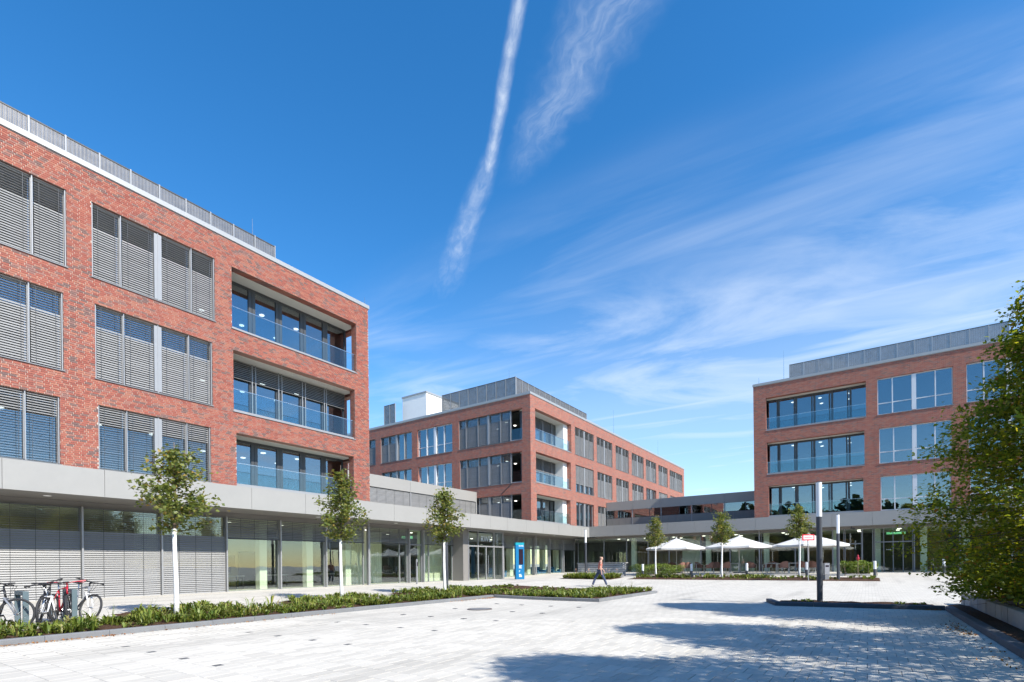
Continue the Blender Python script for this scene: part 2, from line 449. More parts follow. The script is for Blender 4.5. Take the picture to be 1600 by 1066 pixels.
def np_mesh(name, V, Fq, mat, parent=None, kind=None, off=None, smooth=False):
    """mesh from numpy arrays of vertices and equal-sized faces"""
    if off is None: off = root_loc(parent)
    me = bpy.data.meshes.new(name)
    V = np.asarray(V, float).reshape(-1, 3)-np.array(off); Fq = np.asarray(Fq, np.int32)
    k = Fq.shape[1]
    me.vertices.add(len(V)); me.vertices.foreach_set('co', V.astype(np.float32).ravel())
    me.loops.add(Fq.size); me.loops.foreach_set('vertex_index', Fq.ravel())
    me.polygons.add(len(Fq)); me.polygons.foreach_set('loop_start', np.arange(0, Fq.size, k, dtype=np.int32))
    me.update(calc_edges=True); me.validate()
    me.materials.append(MATS[mat])
    o = bpy.data.objects.new(name, me); col.objects.link(o)
    if parent is not None: o.parent = parent
    if kind: o['kind'] = kind
    return o


def leaf_mesh(C, size, aspect, rng, up=.3, fold=.25):
    """folded diamond leaves (two triangles each) at the points C"""
    n = len(C)
    d = rng.normal(size=(n, 3)); d[:, 2] = d[:, 2]*.55-.12; d /= np.linalg.norm(d, axis=1)[:, None]
    nn = rng.normal(size=(n, 3)); nn[:, 2] += up*4
    a = np.cross(d, nn); a /= np.linalg.norm(a, axis=1)[:, None]+1e-9
    h = np.cross(a, d)
    L = size*rng.uniform(.65, 1.25, n)[:, None]; W = L*aspect
    p0 = C-d*L*.5; p2 = C+d*L*.5
    p1 = C+a*W*.5+h*W*fold-d*L*.06; p3 = C-a*W*.5+h*W*fold-d*L*.06
    V = np.stack([p0, p1, p2, p3], 1).reshape(-1, 3)
    i = np.arange(n)[:, None]*4
    T = np.concatenate([i+np.array([[0, 1, 2]]), i+np.array([[0, 2, 3]])], 1).reshape(-1, 3)
    return V, T


def sm(t):
    t = min(max(t, 0.0), 1.0); return t*t*(3-2*t)


def zg(X, Y):
    """height of the sloping paving"""
    a = .24*sm((Y-10)/12.); b = .5*sm((X-26)/20.)
    return (a**4+b**4+1e-12)**.25


def ground_at(px_, py_):
    """where the paving is seen through pixel (px_, py_) of the photograph"""
    d = Fv+cr*((px_-800)/FPX)-cu*((py_-V0)/FPX); z = 0.0
    for _ in range(40):
        t = (z-EYE)/d.z; P = Vector((0, 0, EYE))+d*t; z = .5*z+.5*zg(P.x, P.y)
    return Vector((P.x, P.y, z))
# ------------------------------------------------------------------ the ground
def grid_axis(lo, hi, step, far):
    a = list(np.arange(lo, hi+1e-6, step)); return [-far, -far*.3, lo-60]+a+[hi+60, far*.3, far]


gx = grid_axis(-12, 62, 1.0, 3000); gy = grid_axis(-16, 44, 1.0, 3000)
gv = [(x, y, zg(x, y)-.006) for x in gx for y in gy]; ny = len(gy)
gf = [(i*ny+j, (i+1)*ny+j, (i+1)*ny+j+1, i*ny+j+1) for i in range(len(gx)-1) for j in range(ny-1)]
gm = MB(); gm.add(gv, gf)
ground = gm.build('ground', 'paving', smooth=True); ground['kind'] = 'structure'

# paving stones one can tell apart: near the camera each one has its own edges
PW, PL, GAP = .235, .38, .006
stones = []
row = 0; x = .94
while x < 14.5:
    y = -1.74+(PW/2 if row % 2 else 0)
    while y < 12.55:
        cx, cy = x+PL/2, y+PW/2
        d = cx*Fv.x+cy*Fv.y; lat = cx*Rv.x+cy*Rv.y
        if 4.6 < d < 13.2 and abs(lat) < d*1.0+.5 and not (math.hypot(cx-12.86, cy-10.06) < .62): stones.append((d, x, y))
        y += PW
    x += PL; row += 1
stones.sort()
sand = MB(); rows_ = {}
for d, x, y in stones: rows_.setdefault(round(x, 3), []).append(y)
for x, ys in rows_.items():
    ys.sort(); y0 = yp = ys[0]
    for y in ys[1:]+[1e9]:
        if y-yp > PW*1.5: sand.box(x, y0, zg(x, y0)-.03, x+PL, yp+PW, zg(x, (y0+yp)/2)-.0035); y0 = y
        yp = y
sand.build('joint_bed', 'joint_sand', ground)
sm_ = MB().bevbox(-PL/2+GAP/2, -PW/2+GAP/2, -.012, PL/2-GAP/2, PW/2-GAP/2, .003, .004).mesh('paving_stone', 'paver')
rest = MB()
for k, (d, x, y) in enumerate(stones):
    z = random.uniform(-.0012, .0012)+zg(x, y)
    if k < 300:
        o = bpy.data.objects.new('paving_stone', sm_); col.objects.link(o); o.parent = ground
        o.location = (x+PL/2, y+PW/2, z); o.rotation_euler = (random.gauss(0, .003), random.gauss(0, .003), random.gauss(0, .003))
    else:
        rest.bevbox(x+GAP/2, y+GAP/2, z-.012, x+PL-GAP/2, y+PW-GAP/2, z+.003, .004)
rest.build('paving_stones', 'paver', ground, kind='stuff')
# dark marker stones of the parking bays
for X in (3.73, 5.97, 8.2, 10.42, 12.66, 14.92):
    for Y in (7.65, 8.68, 9.84, 10.9):
        z = zg(X, Y)
        MB().bevbox(X-.06, Y-.06, z-.02, X+.06, Y+.06, z+.007, .004).build('marker_stone', 'stud_stone', ground)
mh = thing('manhole_cover', 'round iron manhole cover set in the pale paving', 'manhole cover', (12.86, 10.06, .004))
MB().lathe([(.39, -.01), (.39, .012), (.33, .012), (.33, .004)], 28).build('ring', 'iron_cover', mh, off=(0, 0, 0))
MB().lathe([(.32, -.01), (.32, .009), (.30, .013)], 28).build('lid', 'kerb_stone', mh, off=(0, 0, 0))

# ------------------------------------------------------------------ beds and kerbs


def kerb_line(parent, pts, w_, h, mat, seg=1.0, inner=1):
    """kerb stones, one by one, along a polyline; the stone lies on the inner side"""
    for (x0, y0), (x1, y1) in zip(pts[:-1], pts[1:]):
        L = math.hypot(x1-x0, y1-y0); n = max(1, round(L/seg)); dx, dy = (x1-x0)/L, (y1-y0)/L
        for i in range(n):
            a, b = i*L/n+.003, (i+1)*L/n-.003
            A = Vector((x0+dx*a, y0+dy*a)); B = Vector((x0+dx*b, y0+dy*b)); nx, ny_ = -dy*inner*w_, dx*inner*w_
            za, zb = zg(*A), zg(*B); e = random.uniform(-.002, .002)
            V = []
            for P, z in ((A, za), (B, zb)):
                V += [(P.x, P.y, z-.05), (P.x, P.y, z+h-.015+e), (P.x+nx*.12, P.y+ny_*.12, z+h+e), (P.x+nx, P.y+ny_, z+h+e), (P.x+nx, P.y+ny_, z-.05)]
            F_ = [(i_, i_+1, i_+6, i_+5) for i_ in range(4)]+[(0, 4, 3, 2, 1), (5, 6, 7, 8, 9)]
            MB().add(V, F_).build('kerb_stone', mat, parent)


def soil_patch(parent, rects, dz, name='soil'):
    m_ = MB()
    for x0, y0, x1, y1 in rects:
        nx_, ny_ = max(2, int((x1-x0)/.25)), max(2, int((y1-y0)/.25))
        V = []
        for i in range(nx_+1):
            for j in range(ny_+1):
                X, Y = x0+(x1-x0)*i/nx_, y0+(y1-y0)*j/ny_
                e = random.uniform(0, .05) if 0 < i < nx_ and 0 < j < ny_ else -.02
                V.append((X, Y, zg(X, Y)+dz+e))
        m_.add(V, [(i*(ny_+1)+j, (i+1)*(ny_+1)+j, (i+1)*(ny_+1)+j+1, i*(ny_+1)+j+1) for i in range(nx_) for j in range(ny_)])
    return m_.build(name, 'soil', parent, smooth=True)


def tufts(parent, rects, dens, h, dz, seed, mat='bed_leaf', name='ground_cover', width=.028, blades=16, gap=.5):
    """low leafy tufts: arching blades and small leaves"""
    rng = np.random.default_rng(seed); V = []; T = []; o = 0
    for x0, y0, x1, y1 in rects:
        n = int((x1-x0)*(y1-y0)*dens)
        for _ in range(n):
            X, Y = rng.uniform(x0+.06, x1-.06), rng.uniform(y0+.06, y1-.06)
            g = math.sin(X*1.7+seed)*math.sin(Y*2.3+X*.6+seed*2)
            if g < -gap: continue
            z = zg(X, Y)+dz; hh = h*rng.uniform(.55, 1.25)
            for b in range(blades):
                t = rng.uniform(0, 6.283); L = hh*rng.uniform(.7, 1.3); lean = rng.uniform(.25, 1.1)
                dx, dy = math.cos(t), math.sin(t); w2 = width*rng.uniform(.6, 1.3)
                bx, by = X+dx*.03, Y+dy*.03
                m1 = (bx+dx*L*.35*lean, by+dy*L*.35*lean, z+L*.62); tip = (bx+dx*L*.95*lean, by+dy*L*.95*lean, z+L*(.95-.45*lean))
                V += [(bx, by, z), (m1[0]-dy*w2, m1[1]+dx*w2, m1[2]), (m1[0]+dy*w2, m1[1]-dx*w2, m1[2]), tip]
                T += [(o, o+2, o+1), (o+1, o+2, o+3)]; o += 4
    return np_mesh(name, V, T, mat, parent, kind='stuff')


bed = thing('planting_bed', 'long green planting bed with grey kerb in front of the bicycles and white tree trunks', 'planting bed', (10, 12.8, 0))
kerb_line(bed, [(-3.0, 12.8), (17.3, 12.8), (17.3, 8.05), (23.6, 8.05)], .14, .11, 'kerb_stone', 1.0, 1)
strips = [(-3.0, 12.93, 17.42, 14.55), (5.3, 14.55, 8.1, 16.5), (10.0, 14.55, 13.2, 16.7), (15.2, 14.55, 17.42, 16.9), (17.42, 8.18, 24.2, 16.9)]
soil_patch(bed, strips, .075)
tufts(bed, [(-3.0, 12.98, 17.3, 14.4)], 24, .25, .07, 3, gap=.52, blades=14, width=.022)
tufts(bed, [(-3.0, 12.98, 17.3, 14.4)], 3.5, .42, .07, 13, gap=.3, blades=10, width=.016)
tufts(bed, [(-3.0, 12.95, 17.3, 14.4)], 9, .13, .07, 14, gap=.8, blades=10, width=.02)
tufts(bed, [(5.4, 14.4, 8.0, 16.3), (10.1, 14.4, 13.1, 16.5), (15.3, 14.4, 17.5, 16.8)], 22, .25, .07, 4, gap=.6, blades=14, width=.022)
tufts(bed, [(17.5, 8.3, 19.4, 16.7), (19.4, 8.3, 24.0, 11)], 24, .25, .07, 5, gap=.7, blades=14, width=.022)
tufts(bed, [(19.4, 11, 24.1, 16.8)], 9, .15, .07, 6, gap=.2)
# dry grass stems standing above the bed
def stems(parent, spots, seed):
    rng = np.random.default_rng(seed); m_ = MB()
    for X, Y, h in spots:
        z = zg(X, Y)+.06
        for k in range(7):
            t = rng.uniform(0, 6.28); l = rng.uniform(.05, .25)
            m_.tube([(X, Y, z), (X+math.cos(t)*l*.4, Y+math.sin(t)*l*.4, z+h*.6), (X+math.cos(t)*l, Y+math.sin(t)*l, z+h*rng.uniform(.8, 1.1))], [.004, .003, .001], 3)
    return m_.build('dry_stems', 'bed_leaf', parent, kind='stuff')
stems(bed, [(5.2, 13.9, .55), (8.7, 14.0, .6), (4.4, 13.6, .5), (11.4, 13.8, .4), (20.5, 8.6, .6), (22.3, 8.8, .55), (19.4, 8.6, .5)], 9)

strip = thing('planting_bed', 'dark bare planting strip with dark kerb around the tall lamp post', 'planting bed', (19.0, 0, 0))
kerb_line(strip, [(19.95, 2.95), (18.35, 2.45), (18.65, -1.75), (8.0, -1.78)], .16, .12, 'dark_kerb', 1.0, 1)
soil_patch(strip, [(18.72, -1.6, 20.1, 2.5)], .075)
soil_patch(strip, [(8.0, -2.42, 20.1, -1.93)], .06, 'soil')
tufts(strip, [(18.8, -1.5, 20.0, 2.3)], 5, .10, .07, 12, gap=-.1)

# block retaining wall at the right
wall = thing('retaining_wall', 'low wall of grey concrete blocks under the dense hornbeam tree', 'wall', (15, -2.5, 0))
x = 21.6; k = 0
while x > 5.5:
    L = .60; e = random.uniform(-.012, .012); h = .37+random.uniform(-.012, .012)
    z0 = zg(x, -2.4)
    MB().bevbox(x-L+.006, -2.62+e, z0-.05, x-.006, -2.42+e, z0+h, .012).build('wall_block', 'wall_concrete', wall)
    x -= L
rb = MB(); 
bank = thing('planting_bed', 'soil bank behind the concrete block wall under the hornbeams', 'planting bed', (14, -5, .1))
soil_patch(bank, [(1, -9, 21.6, -2.64)], .24)
kerb_line(bank, [(21.75, -2.64), (21.75, -9)], .12, .30, 'wall_concrete', 1.0, -1)

# far bed in front of the terrace, with low plants
far_bed = thing('planting_bed', 'flat narrow planting bed in front of the cafe terrace', 'planting bed', (36.5, 6, .2))
FB = [(34.6, -.55, 37.9, 13.9)]
soil_patch(far_bed, [(35.6, -.55, 38.6, 14.4)], .02)
tufts(far_bed, [(36.4, 5.5, 38.5, 14.3)], 14, .26, .02, 21, gap=.5, blades=12)
tufts(far_bed, [(35.7, -.4, 38.5, 5.5)], 7, .22, .02, 22, gap=.2, blades=10)
tufts(far_bed, [(35.7, 5.5, 36.4, 14.3)], 5, .14, .02, 23, gap=.1, blades=10)
small_bed = thing('planting_bed', 'lush low bed with pink flowers beside the slatted bench wall', 'planting bed', (36.5, 17, .25))
soil_patch(small_bed, [(35.0, 15.4, 37.6, 19.6)], .02)
tufts(small_bed, [(35.05, 15.45, 37.5, 19.5)], 26, .40, .02, 24, gap=.9, blades=14, width=.035)
fr = np.random.default_rng(31)
fl = MB()
for k in range(8):
    X, Y = fr.uniform(36.2, 37.4), fr.uniform(15.6, 19.4); z = zg(X, Y)+fr.uniform(.45, .7)
    fl.tube([(X, Y, zg(X, Y)), (X+.02, Y, z)], .006, 4)
    fl.lathe([(.01, 0), (.025, .02), (.028, .06), (.010, .11)], 7, (X, Y, z-.05))
M_plain('petal', (.62, .36, .27), .8, var=.2)
fl.build('flowers', 'petal', small_bed, kind='stuff')
right_bed = thing('planting_bed', 'small green bed beside the entrance doors behind the hornbeam', 'planting bed', (42, -6, .45))
soil_patch(right_bed, [(37.5, -8.5, 43.5, -4.2)], .02)
tufts(right_bed, [(37.6, -8.4, 43.4, -4.3)], 16, .24, .02, 26, gap=.6, blades=12)

# fallen leaves along the kerbs
def litter(name, label, spots, n, seed, spread):
    rng = np.random.default_rng(seed); C = []
    for k in range(n):
        (x0, y0), (x1, y1) = spots[rng.integers(len(spots))]
        t = rng.random(); X = x0+(x1-x0)*t+rng.normal()*.03; Y = y0+(y1-y0)*t-abs(rng.normal())*spread
        C.append((X, Y, zg(X, Y)+.012))
    V, T = leaf_mesh(np.array(C), .05, .6, rng, up=2.0, fold=.15)
    o = np_mesh(name, V, T, 'dry_leaf', kind='stuff'); return tag(o, label, 'leaves')
litter('fallen_leaves', 'dry orange leaves blown along the long grey kerb', [((2.0, 12.79), (9.5, 12.79)), ((2.0, 12.79), (4.2, 12.79)), ((14.5, 12.79), (17.2, 12.79)), ((16.6, 12.79), (17.25, 12.79))], 520, 41, .10)
litter('fallen_leaves', 'brown leaf litter beside the dark kerb near the block wall', [((9.0, -1.70), (15.5, -1.62)), ((12.5, -1.62), (14.5, -1.5)), ((18.5, -1.4), (18.6, -1.7))], 300, 42, -.16)

# ------------------------------------------------------------------ facade helpers


class Fac:
    """a facade plane: 'Y' faces -Y with u = X; 'X' faces -X with u = Y; n is the depth behind the face"""
    def __init__(s, ax, c): s.ax = ax; s.c = c
    def box(s, mb, u0, u1, n0, n1, z0, z1):
        if s.ax == 'Y': mb.box(u0, s.c+n0, z0, u1, s.c+n1, z1)
        else: mb.box(s.c+n0, u0, z0, s.c+n1, u1, z1)
        return mb
    def pt(s, u, n, z): return (u, s.c+n, z) if s.ax == 'Y' else (s.c+n, u, z)


def solids(u0, u1, z0, z1, ops):
    """rectangles of wall left around the openings"""
    zs = sorted({z0, z1, *[z for o in ops for z in o[2:4] if z0 < z < z1]}); out = []
    for a, b in zip(zs[:-1], zs[1:]):
        cut = sorted([(o[0], o[1]) for o in ops if o[2] <= a+1e-6 and o[3] >= b-1e-6]); u = u0
        for c0, c1 in cut:
            if c0 > u: out.append((u, c0, a, b))
            u = max(u, c1)
        if u < u1: out.append((u, u1, a, b))
    return out


def slats(F, u0, u1, z0, z1, n, open_lo=None, tilt=58, tilt_open=8, pitch=.085, w_=.08):
    """venetian blind: open_lo = (za, zb) zone with flat slats"""
    m_ = MB(); z = z1-.05
    while z > z0+.02:
        t = R_((tilt_open if (open_lo and open_lo[0] <= z <= open_lo[1]) else tilt)+random.gauss(0, 1.6))
        c, s_ = math.cos(t)*w_/2, math.sin(t)*w_/2; h = .0022
        V = []
        for u in (u0, u1):
            for nn, zz in ((n-c, z-s_), (n, z+h*3), (n+c, z+s_)):
                V += [F.pt(u, nn, zz+h), F.pt(u, nn, zz-h)]
        m_.add(V, [(0, 2, 8, 6), (2, 4, 10, 8), (1, 7, 9, 3), (3, 9, 11, 5), (0, 6, 7, 1), (4, 5, 11, 10)])
        z -= pitch
    return m_


def cords(F, us, z0, z1, n):
    m_ = MB()
    for u in us: F.box(m_, u-.006, u+.006, n-.044, n-.040, z0, z1)
    return m_


def window(bld, F, u0, u1, z0, z1, divs, wide=(), blind=None, sill=True, frame='light_aluminium', transom=None, glass='window_glass', depth=.17, flip=False):
    """divs: inner mullions; wide: indices of mullions that are broad posts; blind: list per bay of dicts or None"""
    d = depth
    f = MB()
    F.box(f, u0, u0+.05, d, d+.08, z0, z1); F.box(f, u1-.05, u1, d, d+.08, z0, z1)
    F.box(f, u0+.05, u1-.05, d, d+.08, z0, z0+.06); F.box(f, u0+.05, u1-.05, d, d+.08, z1-.06, z1)
    edges = [u0+.05]
    for i, u in enumerate(divs):
        hw = .13 if i in wide else .035
        F.box(f, u-hw, u+hw, d-(.11 if i in wide else .06), d+.08, z0+.06, z1-.06)
        edges += [u-hw, u+hw]
    edges.append(u1-.05)
    if transom: 
        for a, b in zip(edges[::2], edges[1::2]): F.box(f, a, b, d+.002, d+.07, transom-.03, transom+.03)
    o = f.build('window', frame, bld)
    for i, (a, b) in enumerate(zip(edges[::2], edges[1::2])):
        zz = [z0+.06, z1-.06] if not transom else [z0+.06, transom-.03, transom+.03, z1-.06]
        for za, zb in zip(zz[::2], zz[1::2]):
            F.box(MB(), a, b, d+.04, d+.052, za, zb).build('pane', glass, o, off=root_loc(bld)) if False else None
            m_ = MB(); F.box(m_, a, b, d+.04, d+.052, za, zb); m_.build('pane', glass, o)
        bl = blind[i] if blind else None
        if bl:
            zb0 = z1-(z1-z0)*bl.get('drop', 1.0)+.03
            op = None
            if 'open' in bl: op = (z1-(z1-z0)*bl['open'][1], z1-(z1-z0)*bl['open'][0])
            s_ = slats(F, a+.02, b-.02, zb0, z1, d-.075, op, bl.get('tilt', 58), bl.get('topen', 8), bl.get('pitch', .085))
            s_.build('blind', 'blind_aluminium', o, kind='stuff')
            wv = b-a
            cords(F, [a+wv*.18, b-wv*.18], zb0, z1-.05, d-.075).build('blind_cords', 'dark_frame', o)
    if blind:
        for u in [u0+.03]+list(divs)+[u1-.03]:
            r = MB(); F.box(r, u-.016, u+.016, d-.125, d-.062, z0+.02, z1-.01); r.build('guide_rail', 'light_aluminium', o)
    if sill:
        s_ = MB(); F.box(s_, u0-.03, u1+.03, -.035, d, z0-.035, z0-.003)
        s_.build('sill', 'dark_frame' if frame == 'dark_frame' else 'grey_frame', o)
    return o


def balcony(bld, F, u0, u1, z0, z1, depth, nb, pat, blind=None, glass='window_glass', side_open=False):
    """recessed loggia: lining, set-back glazing with dark frames, glass balustrade"""
    rec = MB()
    F.box(rec, u0-.2, u1+.2, .42, depth+.1, z1-.02, z1+.12)            # ceiling
    o = rec.build('balcony', 'plaster', bld)
    fl_ = MB(); F.box(fl_, u0-.2, u1+.2, .41, depth+.1, z0-.2, z0-.02); fl_.build('balcony_floor', 'interior_floor', o)
    band = MB(); F.box(band, u0-.19, u1+.19, depth-.04, depth-.01, z1-.30, z1-.021) if False else None
    f = MB(); d = depth; us = [u0-.15+(u1-u0+.3)*t for t in pat]
    F.box(f, us[0], us[-1], d, d+.08, z1-.14, z1-.021); F.box(f, us[0], us[-1], d, d+.08, z0-.019, z0+.07)
    for i, u in enumerate(us):
        hw = .075 if i % 2 or nb < 6 else .05
        F.box(f, max(u-hw, us[0]), min(u+hw, us[-1]), d-.02, d+.09, z0+.07, z1-.14)
    fo = f.build('glazing_frame', 'dark_frame', o)
    for a, b in zip(us[:-1], us[1:]):
        m_ = MB(); F.box(m_, a+.05, b-.05, d+.03, d+.045, z0+.07, z1-.14); m_.build('pane', glass, o)
    if blind:
        for i, (a, b) in enumerate(zip(us[:-1], us[1:])):
            s_ = slats(F, a+.03, b-.03, z1-(z1-z0)*blind, z1-.02, d-.10, None, 52, 8)
            s_.build('blind', 'blind_aluminium', o, kind='stuff')
            gr = MB(); F.box(gr, a-.02, a+.02, d-.14, d-.10, z0, z1-.03); gr.build('guide_rail', 'light_aluminium', o)
    # balustrade
    zb = z0+1.0
    L = u1-u0; n = max(2, round(L/1.35))
    for i in range(n):
        a, b = u0+.03+(L-.06)*i/n+.006, u0+.03+(L-.06)*(i+1)/n-.006
        m_ = MB(); F.box(m_, a, b, .12, .137, z0+.05, zb); m_.build('balustrade_pane', 'balustrade_glass', o)
    r = MB(); F.box(r, u0, u1, .095, .165, z0-.005, z0+.10); r.build('balustrade_shoe', 'light_aluminium', o)
    h = MB(); F.box(h, u0+.01, u1-.01, .116, .142, zb, zb+.025); h.build('handrail', 'steel', o)
    s_ = MB(); F.box(s_, u0-.03, u1+.03, -.035, .09, z0-.04, z0-.006); s_.build('sill', 'light_aluminium', o)
    return o


def ceiling_lights(bld, spots):
    for x, y, z in spots:
        MB().lathe([(.11, 0), (.13, .02), (.13, .04)], 10, (x, y, z-.045)).build('ceiling_light', 'ceiling_lamp', bld)


def brick_field(F, rects, seed, u_vis, z_top):
    """every brick of a facade: boxes 15 mm proud of the mortar, in a wild bond"""
    rng = random.Random(seed); CH, BL, J = .0714, .21, .013; out = []
    for u0, u1, z0, z1 in rects:
        n = max(1, round((z1-z0)/CH)); ch = (z1-z0)/n
        for r in range(n):
            za, zb = z0+r*ch+J/2, z0+(r+1)*ch-J/2
            u = u0-((r*.0525+(.105 if r % 4 == 3 else 0)) % .21)
            while u < u1:
                L = BL if rng.random() > .07 else BL/2
                a, b = max(u+J/2, u0), min(u+L-J/2, u1)
                if b-a > .03: out.append((a, b, za, zb))
                u += L
    return out


def roof_screen(bld, F, u0, u1, n, z0, z1, step, mat='perforated_sheet'):
    k = max(1, round((u1-u0)/step)); st = (u1-u0)/k
    rail = MB(); F.box(rail, u0, u1, n-.01, n+.05, z1-.045, z1); F.box(rail, u0, u1, n-.01, n+.05, z0, z0+.05)
    o = rail.build('roof_screen', 'dark_frame', bld)
    for i in range(k):
        m_ = MB(); F.box(m_, u0+i*st+.03, u0+(i+1)*st-.03, n+.005, n+.011, z0+.05, z1-.045); m_.build('panel', mat, o)
    for i in range(k+1):
        m_ = MB(); F.box(m_, u0+i*st-.025, u0+i*st+.025, n-.02, n+.06, z0, z1+.015); m_.build('post', 'light_aluminium', o)
    return o


def rods(bld, spots):
    for x, y, z, h in spots:
        MB().tube([(x, y, z), (x, y, z+h)], [.022, .010], 5).build('lightning_rod', 'steel', bld)


def coping(bld, F, u0, u1, z0, z1, n0=-.05, n1=.50):
    m_ = MB(); F.box(m_, u0, u1, n0, n1, z0+.028, z1); F.box(m_, u0+.02, u1-.02, .0, n1-.03, z0+.001, z0+.03)
    return m_.build('coping', 'coping_metal', bld)
# ------------------------------------------------------------------ left brick building
L_ = thing('brick_building', 'near brick office block with grey slatted blinds and stacked corner balconies', 'building', (9, 23, 5))
FL = Fac('Y', 23.0)
LFL = [(11.95, 14.65), (8.3, 11.0), (5.02, 7.35)]; LROOF = 15.75
LC1 = [(1.95, 6.25), (2.03, 6.14), (2.1, 6.02)]; LC2 = [(6.96, 11.25), (7.03, 11.12), (7.1, 11.02)]; LCB = [(11.96, 18.72), (12.0, 18.58), (12.1, 18.47)]
ops = []
for i, (a, b) in enumerate(LFL):
    for c in (LC1, LC2, LCB): ops.append((*c[i], a if i < 2 else 4.9, b))
rects = solids(-3.0, 19.54, 4.9, LROOF, ops)
m_ = MB()
for u0, u1, z0, z1 in rects: FL.box(m_, u0, u1, .03, .42, z0, z1)
lw = m_.build('wall', 'brickwork', L_)
m_ = MB()
for u0, u1, z0, z1 in rects: FL.box(m_, u0+.001, u1-.001, .016, .029, z0+.001, z1-.001)
m_.build('mortar_bed', 'mortar', lw)
BR = brick_field(FL, [r for r in solids(-3.0, 19.54, 4.9, LROOF, ops)], 5, None, None)
def pxsize(b):
    u = (b[0]+b[1])/2; d = u*Fv.x+23*Fv.y; lat = u*Rv.x+23*Rv.y
    return (d if lat > -d*.985 else 1e3+d)
BR.sort(key=pxsize)
full = [b for b in BR if b[1]-b[0] > .17]
own = set(full[:300]); hz0 = full[0][3]-full[0][2]
bm0 = MB().box(-.0985, 0, -.0292, .0985, .016, .0292).mesh('brick', 'fired_brick')
rest = MB(); root = Vector(L_.location)
for b in BR:
    e = random.uniform(-.0025, .0025)
    if b in own:
        o = bpy.data.objects.new('brick', bm0); col.objects.link(o); o.parent = lw
        o.location = Vector(((b[0]+b[1])/2, 23.0+e, (b[2]+b[3])/2))-root
        o.scale = ((b[1]-b[0])/.197, 1, (b[3]-b[2])/.0584)
    else: FL.box(rest, b[0], b[1], e, .0165, b[2], b[3])
rest.build('bricks', 'fired_brick', lw, kind='stuff')
# end wall towards the gap, open beside each balcony
m_ = MB(); m_.box(19.12, 24.9, 4.92, 19.54, 38, LROOF)
for (za, zb) in ((4.92, LFL[2][0]), (LFL[2][1], LFL[1][0]), (LFL[1][1], LFL[0][0]), (LFL[0][1], LROOF)): m_.box(19.12, 23.421, za, 19.54, 24.9, zb)
m_.box(-3, 37.6, 4.92, 19.12, 38, LROOF); m_.box(-3.4, 23.03, 4.92, -3.0, 38, LROOF)
m_.build('side_wall', 'brickwork', L_)
m_ = MB(); m_.box(-3, 23.43, LROOF-.35, 19.11, 37.59, LROOF-.05); m_.build('roof', 'roof_gravel', L_)
coping(L_, FL, -3.2, 19.6, LROOF, LROOF+.22)
m_ = MB()
for a, b in LFL:
    m_.box(-2.9, 24.75, b+.121, 19.1, 37.5, b+.3)
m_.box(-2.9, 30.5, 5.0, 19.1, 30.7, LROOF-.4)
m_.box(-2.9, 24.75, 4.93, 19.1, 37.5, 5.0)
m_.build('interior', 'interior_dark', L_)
for i, (a, b) in enumerate(LFL):
    op = [dict(open=(0, .31), topen=6), dict(open=(0, .29), topen=2), dict(open=(.30, 1), topen=4)][i]
    if i == 2: op['tilt'] = 40
    c0, c1 = LC1[i]
    window(L_, FL, c0, c1, a, b, [c0+.9, c0+2.15, c1-.9], wide=(1,), blind=[op]*4)
    c0, c1 = LC2[i]
    window(L_, FL, c0, c1, a, b, [c0+.90, (c0+c1)/2, c1-.92], wide=(1,), blind=[op]*4)
    c0, c1 = LCB[i]
    balcony(L_, FL, c0, c1, a, b, 1.12, 5, (0, .035, .225, .25, .42, .445, .61, .635, .80, .82, 1.0), blind=.34 if i == 1 else None)
roof_screen(L_, FL, -2.6, 14.62, 1.0, LROOF+.1, 17.2, 1.03)
rods(L_, [(13.6, 24.2, 17.2, .9), (19.4, 23.1, LROOF+.2, .45)])
ceiling_lights(L_, [(x, y, z+.10) for z in (14.65, 11.0, 7.35) for x in (13.2, 15.3, 17.3) for y in (26.4, 28.4)])
ceiling_lights(L_, [(x, 26.6, 7.45) for x in (3.5, 5.2, 8.2, 10.2)])

# ------------------------------------------------------------------ middle brick building
Mb = thing('brick_building', 'middle brick office block with long row of windows and white box on its roof', 'building', (55, 30, 5))
FM, FN = Fac('Y', 23.0), Fac('X', 36.44)
MFL = [(11.87, 14.5), (8.3, 10.88), (5.02, 7.33)]; MROOF = 15.5; s3_ = (0, .08, .14)
MB_B = [(37.22, 43.66), (37.28, 43.52), (37.35, 43.38)]
MW = [(44.42, 48.55), (49.25, 53.2), (54.1, 57.95), (58.85, 62.8), (63.6, 67.45), (68.35, 72.2), (73.1, 79.2)]
NW = [(23.8, 30.72), (31.5, 35.95), (36.7, 41.15), (41.95, 46.4)]
opm, opn = [], []
for i, (a, b) in enumerate(MFL):
    aa = a if i < 2 else 4.9
    opm.append((*MB_B[i], aa, b))
    for c in MW: opm.append((c[0]+s3_[i], c[1]-s3_[i], aa, b))
    for c in NW: opn.append((c[0]+s3_[i], c[1]-s3_[i], aa, b))
m_ = MB()
for r in solids(36.44, 80.07, 4.9, MROOF, opm): FM.box(m_, r[0], r[1], 0, .42, r[2], r[3])
for r in solids(23.421, 48, 4.9, MROOF, opn): FN.box(m_, r[0], r[1], .0, .42, r[2], r[3])
m_.box(79.65, 23.421, 4.9, 80.07, 48, MROOF); m_.box(36.87, 47.6, 4.9, 79.64, 48, MROOF)
m_.build('wall', 'brickwork', Mb)
m_ = MB(); m_.box(36.87, 23.43, MROOF-.35, 79.64, 47.59, MROOF-.05); m_.build('roof', 'roof_gravel', Mb)
coping(Mb, FM, 36.39, 80.12, MROOF, MROOF+.22); coping(Mb, FN, 23.51, 48, MROOF, MROOF+.22)
m_ = MB()
for a, b in MFL: m_.box(38.0, 24.85, b+.121, 79.6, 47.5, b+.3)
